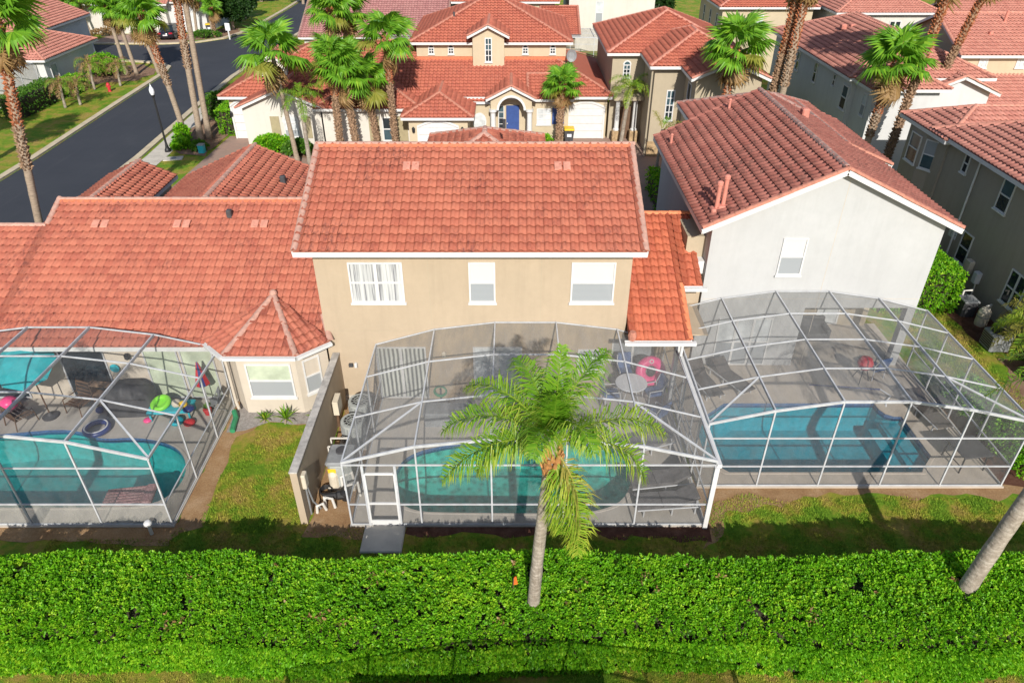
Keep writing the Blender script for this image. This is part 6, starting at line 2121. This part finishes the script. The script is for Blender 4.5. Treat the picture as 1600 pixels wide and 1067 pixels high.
def fan_palm(label, base, top, r0, r1, style='red', scale=1.0, n=22, group=None, skirt=3, seed=0, name='fan_palm'):
    rd = random.Random(seed + int(base[0] * 13) + 5)
    t = thing(name, label, 'palm tree', base, 0, group)
    b, tp = Vector(base), Vector(top)
    K = max(10, int((tp - b).length / .35))
    pts, rad = [], []
    bend = Vector((tp.x - b.x, tp.y - b.y, 0)) * rd.uniform(.02, .15)
    for i in range(K + 1):
        f = i / K
        pts.append(b.lerp(tp, f) - bend * math.sin(math.pi * f))
        fl = .35 * max(0, 1 - f * 9) + 1
        rad.append((r0 + (r1 - r0) * f) * .78 * fl * (1 + rd.uniform(-.05, .05)))
    MB().tube(pts, rad, 12).build('trunk', 'boot' if style == 'full' else 'bark', t, True)
    if style != 'smooth':
        lo = {'red': .45, 'full': .05, 'top': .7}[style]
        for mat, f0, f1 in (('barkred', max(lo, .62), 1.0), ('boot', lo, max(lo, .62))):
            if f1 - f0 < .02:
                continue
            m = MB()
            cnt = int((tp - b).length * (f1 - f0) * 62)
            for k in range(cnt):
                f = f0 + (f1 - f0) * (k + rd.random()) / cnt
                a = k * 2.399 + rd.uniform(-.2, .2)
                rr = (r0 + (r1 - r0) * f) * .8
                i = min(K - 1, int(f * K))
                c0 = pts[i].lerp(pts[i + 1], f * K - i) + Vector((math.cos(a), math.sin(a), 0)) * rr * .92
                o_ = Vector((math.cos(a), math.sin(a), 0))
                ln = rd.uniform(.5, 1.1)
                tip = c0 + o_ * (.11 * ln + .03) + Vector((0, 0, rd.uniform(.08, .26) * ln))
                s_ = Vector((-math.sin(a), math.cos(a), 0)) * rd.uniform(.04, .07)
                m.add([c0 - s_ - o_ * .03, c0 + s_ - o_ * .03, tip + s_ * .5, tip - s_ * .5, c0 + Vector((0, 0, .16))], [(0, 1, 2, 3), (2, 1, 4), (3, 2, 4), (0, 3, 4)])
            m.build('leaf_bases', mat, t)
    for k in range(n + skirt):
        az = k * 137.5 + seed + rd.uniform(-14, 14)
        f = k / n
        el = 82 - 104 * f + rd.uniform(-9, 9)
        me = FAN[rd.randrange(5)]
        if k >= n:
            el = -62 - rd.uniform(0, 20)
            me = FAN_D[rd.randrange(2)]
        elif f > .8 and rd.random() < .45:
            me = FAN_Y[rd.randrange(2)]
        o = bpy.data.objects.new('leaf', me)
        Mx = Matrix.Rotation(R(az), 4, 'Z') @ Matrix.Rotation(R(-el), 4, 'Y') @ Matrix.Rotation(rd.uniform(-.5, .5), 4, 'X')
        sc_ = scale * rd.uniform(.82, 1.1) * (.8 if f < .12 else 1)
        Mx = Mx @ Matrix.Scale(sc_, 4)
        Mx.translation = tp - Vector(base) + Vector((0, 0, .12 - .35 * f))
        o.matrix_basis = Mx
        o.parent = t
        COL.objects.link(o)
    return t
G_ = 'fan palms along the road'
fan_palm('leaning fan palm beside the road at left frame edge', (-22, 30, 0), (-20.1, 30, 11.0), .23, .18, 'red', 1.0, 23, G_)
fan_palm('fan palm with shaggy red trunk beside the street lamp', (-22.8, 49.3, 0), (-23.7, 49.3, 8.3), .24, .2, 'red', 1.0, 23, G_)
fan_palm('left trunk of the tall twin palms by the clipped bush', (-21.95, 49.6, 0), (-21.15, 49.6, 10.6), .26, .22, 'red', 1.0, 22, G_)
fan_palm('right trunk of the tall twin palms by the clipped bush', (-21.5, 50.0, 0), (-20.85, 50, 10.6), .26, .22, 'smooth', 1.0, 22, G_)
fan_palm('grey fan palm, left of the trio on the road corner', (-35.7, 68.5, 0), (-35.8, 68.5, 6.0), .22, .18, 'top', .95, 20, G_)
fan_palm('grey fan palm, middle of the trio on the road corner', (-34.9, 68.8, 0), (-35.3, 68.8, 5.5), .22, .18, 'top', .95, 20, G_)
fan_palm('short grey fan palm, right of the trio on the road corner', (-32.9, 69, 0), (-33.8, 69, 4.7), .22, .18, 'top', .95, 20, G_)
fan_palm('fan palm by the far drive left of the bushy tree', (-36.2, 87.5, 0), (-35.7, 87.6, 4.4), .2, .17, 'smooth', .9, 17, G_)
fan_palm('fan palm leaning before the bushy tree at the far drive', (-34.6, 88, 0), (-34.2, 88, 4.6), .2, .17, 'smooth', .9, 17, G_)
fan_palm('short fan palm with red trunk before the far bushy tree', (-33.8, 86.6, 0), (-33.6, 86.6, 3.2), .2, .17, 'full', .8, 17, G_)
fan_palm('fan palm at the porch of the far garage house', (-50, 86, 0), (-50.4, 86, 3.9), .2, .17, 'smooth', .9, 17, G_)
fan_palm('fan palm before the plain wall of the far garage house', (-48.1, 87, 0), (-48.7, 87, 4.0), .2, .17, 'smooth', .9, 17, G_)
fan_palm('tall fan palm outside the left frame, its shadow on the lawn', (-33.8, 40.5, 0), (-33.2, 40.5, 7.6), .24, .2, 'red', 1.0, 23, G_)
fan_palm('second fan palm outside the left frame beyond the first', (-37.6, 42.5, 0), (-37.0, 42.5, 7.6), .24, .2, 'red', 1.0, 23, G_)
G_ = 'fan palms before the court house'
fan_palm('smooth fan palm with big leaves before the round window', (-13.95, 45, 0), (-14.4, 45, 6.9), .2, .16, 'smooth', 1.25, 17, G_)
fan_palm('shaggy white boot fan palm, leftmost of the court cluster', (-11.3, 46, 0), (-11.1, 46, 6.3), .25, .22, 'full', .9, 20, G_)
fan_palm('red boot fan palm in the middle of the court cluster', (-10.2, 46, 0), (-10.5, 46, 5.5), .25, .22, 'full', 1.05, 20, G_)
fan_palm('short red boot fan palm right of the court cluster', (-9.0, 47, 0), (-9.4, 47, 4.8), .22, .19, 'full', 1.0, 19, G_)
fan_palm('grey fan palm just behind the court cluster', (-11.0, 49.2, 0), (-10.9, 49.2, 5.6), .22, .18, 'smooth', .8, 16, G_, 0)
fan_palm('tall dark boot fan palm standing before the khaki shutters', (-7.75, 46.6, 0), (-7.75, 46.5, 7.4), .21, .18, 'full', 1.05, 20, G_)
fan_palm('fan palm behind the cluster with crown above the mauve roof', (-11.9, 51, 0), (-12.0, 51, 8.3), .2, .17, 'red', 1.0, 19, G_)
fan_palm('fan palm at top with crown beside the mauve roof', (-11.0, 52.4, 0), (-11.2, 52.4, 8.0), .2, .17, 'red', 1.0, 19, G_)
fan_palm('neat fan palm beside the blue shutter and bin', (3.2, 48.2, 0), (3.35, 48.2, 4.15), .27, .22, 'full', .8, 22, G_)
G_ = 'fan palms on the right'
fan_palm('fan palm with red boots before the stepped house gable', (12.2, 42, 0), (12.5, 42, 7.6), .24, .2, 'red', 1.15, 22, G_)
fan_palm('dark left trunk of the twin palms behind white house', (15.2, 43, 0), (15.8, 43, 11.4), .27, .24, 'full', 1.1, 19, G_)
fan_palm('red right trunk of the twin palms behind white house', (15.6, 42.4, 0), (16.0, 42.4, 12.0), .25, .24, 'red', 1.1, 19, G_)
fan_palm('short leaning fan palm with full crown by the shaded wall', (19.9, 39.6, 0), (20.35, 39.5, 7.5), .25, .22, 'red', 1.1, 22, G_)
fan_palm('leaning shaggy palm trunk right of the full crowned one', (20.9, 38.9, 0), (22.4, 40, 12.2), .25, .22, 'full', 1.1, 17, G_)
fan_palm('leaning shaggy palm trunk nearest the yellow house', (24.9, 44, 0), (26.9, 44, 11.8), .25, .22, 'full', 1.1, 17, G_)

# --- bushes and hedges
shrub('clipped_hedge', 'tall clipped hedge closing the gap beside the white house', 'hedge', (17.4, 28.3), (1.6, 2.1, 1.9), 7000, 'hedge', True)
shrub('bush', 'green bush outside the right cage front corner', 'bush', (16.3, 17.2), (.9, 1.3, 1.5), 1600, 'hedge')
shrub('bush', 'green bush along the right cage side wall', 'bush', (16.1, 19.6), (.7, 1.2, 1.2), 1200, 'hedge')
shrub('clipped_hedge', 'dark box hedge beside the corner house cage', 'hedge', (-38.2, 57.8), (.9, 3.2, 1.5), 1500, 'shrub', True, .13)
shrub('clipped_hedge', 'bright box hedge along the blue wall of corner house', 'hedge', (-37.6, 62.4), (.8, 1.6, 1.2), 800, 'hedge', True, .13)
shrub('bush', 'rounded green bush by the corner house garage wall', 'bush', (-37.6, 68.4), (1.5, 1.8, 2.0), 1200, 'hedge', leaf=.14)
shrub('bush', 'round clipped bush behind the twin road palms', 'bush', (-21.9, 54.2), (1.35, 1.35, 2.3), 1500, 'shrub', leaf=.13)
shrub('clipped_hedge', 'square clipped hedge beside the left white garage', 'hedge', (-20.5, 52.4), (.55, 1.6, 1.7), 900, 'hedge', True, .12)
shrub('bush', 'loose green fern bush before the white gable', 'bush', (-16.2, 47.3), (1.2, .8, 1.1), 700, 'hedge', leaf=.2)
shrub('bush', 'leafy bush beside the smooth fan palm trunk', 'bush', (-14.3, 46.6), (1.0, .7, 1.0), 500, 'shrub', leaf=.2)
shrub('bush', 'small bush between front door and blue shutter', 'bush', (2.1, 48.9), (.7, .4, .7), 300, 'hedge', leaf=.12)
shrub('clipped_hedge', 'low hedge before the oval window', 'hedge', (-2.2, 48.7), (.75, .3, .55), 250, 'hedge', True, .1)
shrub('clipped_hedge', 'narrow hedge in the gap between tan and white houses', 'hedge', (8.4, 38.6), (.35, 2.2, 1.2), 700, 'hedge', True, .12)
shrub('bush', 'small round bush in the gap beyond orange link roof', 'bush', (5.6, 28.0), (.7, .6, .7), 500, 'hedge', leaf=.1)
shrub('bush', 'small bush beside the short fan palm near shaded wall', 'bush', (19.6, 39.0), (1.0, .9, 1.6), 500, 'shrub', leaf=.22)
shrub('bush', 'scrubby bush at the foot of the leaning shaggy palms', 'bush', (21.3, 38.2), (.9, .8, 1.2), 400, 'darkleaf', leaf=.2)
shrub('bush', 'leafy shrub beside the road lamp post', 'bush', (-22.9, 49.0), (.5, .4, 1.3), 120, 'hedge', leaf=.26)
shrub('bush', 'low spiky shrub in the bed below the lamp', 'bush', (-22.6, 47.9), (.6, .5, .6), 220, 'hedge', leaf=.25)
shrub('bush', 'grey leafy shrub beside the utility box', 'bush', (-21.3, 47.6), (.5, .5, .6), 200, 'shrub', leaf=.18)
shrub('bush', 'bush at the foot of far drive palms', 'bush', (-34.6, 86.2), (1.5, .9, .8), 500, 'shrub', leaf=.16)
shrub('bush', 'yellow green flower bushes before the far house wall', 'bush', (-46.5, 87.2), (2.0, .5, .8), 400, 'dead', leaf=.16)
shrub('bush', 'green bush at the far right lawn corner', 'bush', (-39.5, 72.4), (1.0, .9, .9), 350, 'darkleaf', leaf=.18)
# drooping dry bush palms by the corner
G_ = 'dry drooping bush palms on the corner lawn'
for i, (x, y, s_, lab) in enumerate(((-35.8, 57.8, 1.0, 'dry drooping bush palm nearest the road kerb'), (-35.0, 58.6, .9, 'dry drooping bush palm just beside the nearest one'), (-36.2, 63.4, 1.15, 'largest dry drooping bush palm by the hydrant'), (-34.5, 64.6, 1.0, 'dry drooping bush palm near the corner palms'), (-40.2, 51.5, 1.0, 'dry drooping bush palm at the left frame edge'))):
    feather_palm(lab, (x, y, 0), (x + .2, y, 1.9 * s_), .1, [(a, 50 - 25 * (k % 3), 1.5 * s_, 1.9, .5, 'dead' if k % 4 else 'queen') for k, a in enumerate(range(0, 360, 20))], 'queen', 'barkgrey', G_, .4, 22, False, 'bush_palm')
feather_palm('bush palm between the road and the court house roof', (-23.4, 66.5, 0), (-23.4, 66.5, 1.6), .1, [(a, 50 - 25 * (k % 3), 1.5, 1.6, .5, 'dead' if k % 2 else 'queen') for k, a in enumerate(range(0, 360, 20))], 'queen', 'barkgrey', None, .4, 22, False, 'bush_palm')
feather_palm('leafy bush palm beyond the mauve roof corner', (-19.8, 66.5, 0), (-19.8, 66.5, 1.2), .1, [(a, 55 - 25 * (k % 3), 1.4, 1.4, .5, 'queen') for k, a in enumerate(range(0, 360, 24))], 'queen', 'barkgrey', None, .4, 22, False, 'bush_palm')
# spiky plants in the gravel bed
for i, (x, y, s_, lab) in enumerate(((-8.6, 18.95, .55, 'spiky agave plant left of the bay window bed'), (-7.85, 18.9, .8, 'large spiky agave plant below the bay window'), (-6.75, 19.0, .7, 'spiky agave plant next to the garden wall'), (-6.55, 19.75, .6, 'spiky agave plant at the narrow bay window'))):
    t = thing('agave_plant', lab, 'plant', (x, y, 0), 0, 'agaves in the gravel bed', True)
    MB().tube([(0, 0, 0), (.05, .0, .3 * s_)], .035, 7).build('stem', 'bark', t)
    for k in range(20):
        a = k * 2.4
        el = R(78 - 70 * k / 20)
        d_ = Vector((math.cos(a) * math.cos(el), math.sin(a) * math.cos(el), math.sin(el))) * s_ * random.uniform(.6, .8)
        s2 = Vector((-math.sin(a), math.cos(a), 0)) * .035
        p0 = Vector((.05, 0, .28 * s_))
        m = MB().add([p0 - s2 * .7, p0 + s2 * .7, p0 + d_ * .5 + s2 + Vector((0, 0, .02)), p0 + d_ - Vector((0, 0, .08 * s_)), p0 + d_ * .5 - s2 + Vector((0, 0, .02))], [(0, 1, 2, 4), (4, 2, 3)])
        m.r = [random.random()] * 2
        m.build('leaf', 'queen', t, fix=False)

def broad_tree(label, base, h_, r_, n=2600, mat='darkleaf', leaf=.3):
    t = thing('broad_tree', label, 'tree', base, 0, 'leafy trees in the far background')
    rng = np.random.default_rng(int(abs(base[0] * 7 + base[1] * 3)))
    bx, by = base[0], base[1]
    m = MB().tube([(bx, by, 0), (bx + .1, by, h_ * .3), (bx - .1, by, h_ * .55)], [.22, .17, .1], 8)
    for k in range(5):
        a = k * 1.3
        m.tube([(bx, by, h_ * .3), (bx + math.cos(a) * r_ * .5, by + math.sin(a) * r_ * .5, h_ * .62)], [.1, .04], 6)
    m.build('trunk', 'bark', t)
    cl = rng.normal(size=(16, 3))
    cl /= np.linalg.norm(cl, axis=1, keepdims=True)
    cl = cl * rng.uniform(.35, .8, (16, 1)) * np.array([r_, r_, h_ * .36]) + np.array([bx, by, h_ * .64])
    idx = rng.integers(0, 16, n)
    P = rng.normal(size=(n, 3))
    P /= np.linalg.norm(P, axis=1, keepdims=True)
    C = cl[idx] + P * r_ * .42 * rng.uniform(.6, 1.05, (n, 1))
    V, F = whorls(C, P + np.array([0, 0, .3]), 4, leaf, leaf * .3, .7, rng)
    rn = np.clip(np.repeat(rng.beta(2, 2, n), 4), 0, 1)
    o = np_mesh('crown', V, F, mat, t, rn)
    o['kind'] = 'stuff'
broad_tree('dark bushy tree behind the parked car and palms', (-33.2, 91, 0), 4.2, 2.2)
broad_tree('bushy tree on the far lawn left of the road', (-34, 98, 0), 3.6, 1.8)
broad_tree('brownish bare tree on the far lawn edge', (-29.5, 110, 0), 4.0, 2.4, 1200, 'dead', .25)
broad_tree('dark tree at the top edge beyond the far lawn', (-36, 112, 0), 4.5, 3)
broad_tree('small tree behind the plain white house', (15.2, 84, 0), 6.0, 2)
broad_tree('green tree at the far top right corner', (52, 74, 0), 5.5, 2.5, mat='shrub')
broad_tree('green tree behind the low house at top right', (46, 78, 0), 6.5, 2.5, mat='shrub')
broad_tree('green tree between the back houses at top right', (27.6, 64.5, 0), 4.0, 1.3, 900, 'shrub', .25)
broad_tree('large dark tree at the top right skyline', (60, 86, 0), 6.5, 3.5)

# --- lawn blades near the camera
def grass():
    regs = [((-13.2, -9.6, 12.0, 13.8), 5200), ((-9.3, -6.25, 14.0, 18.6), 13500), ((-9.8, -3.2, 11.9, 14.2), 9500), ((-3.0, 5.6, 11.9, 13.9), 9500), ((5.8, 16.6, 11.9, 15.7), 33000), ((15.6, 19.2, 15.4, 30), 30000), ((-13.5, 13.5, 8.7, 9.85), 14000)]
    P = []
    for (a, b, c, d), n in regs:
        q = np.stack([RNG.uniform(a, b, n), RNG.uniform(c, d, n)], 1)
        keep = np.ones(n, bool)
        for i, (x, y) in enumerate(q):
            if noise.noise(Vector((x * 1.3, y * 1.3, 40))) < -.28 and random.random() < .8:
                keep[i] = False
            if -9.4 < x < -6 and y > 13.9:      # rounded lawn behind the sand strip
                e = .18 * noise.noise(Vector((x * 2, y * 2, 3)))
                if x < -9.15 + e + max(0, (y - 17.3)) * .55 or y > 18.55 + e:
                    keep[i] = False
            if 15 < x and y > 15.4 and x > 18.7 - .5 * noise.noise(Vector((y * .7, 1, 3))):
                keep[i] = False
            if 5 < x < 16 and y > 15.4 + .3 * noise.noise(Vector((x * .9, 6, 3))):
                keep[i] = False
        P.append(q[keep])
    P = np.concatenate(P)
    n = len(P)
    a = RNG.uniform(0, 6.283, n)
    l = RNG.uniform(.03, .075, n)
    w = .012
    B = np.concatenate([P, np.full((n, 1), .004)], 1)
    S = np.stack([np.cos(a), np.sin(a), np.zeros(n)], 1) * w
    Tn = B + np.stack([RNG.normal(0, .03, n), RNG.normal(0, .03, n), l], 1)
    V = np.stack([B - S, B + S, Tn], 1).reshape(-1, 3)
    o = np_mesh('grass', V, np.arange(n * 3).reshape(-1, 3), 'blade', None, RNG.random(n))
    tag(o, 'short patchy lawn grass round the pool cages', 'grass', None, 'stuff')
grass()
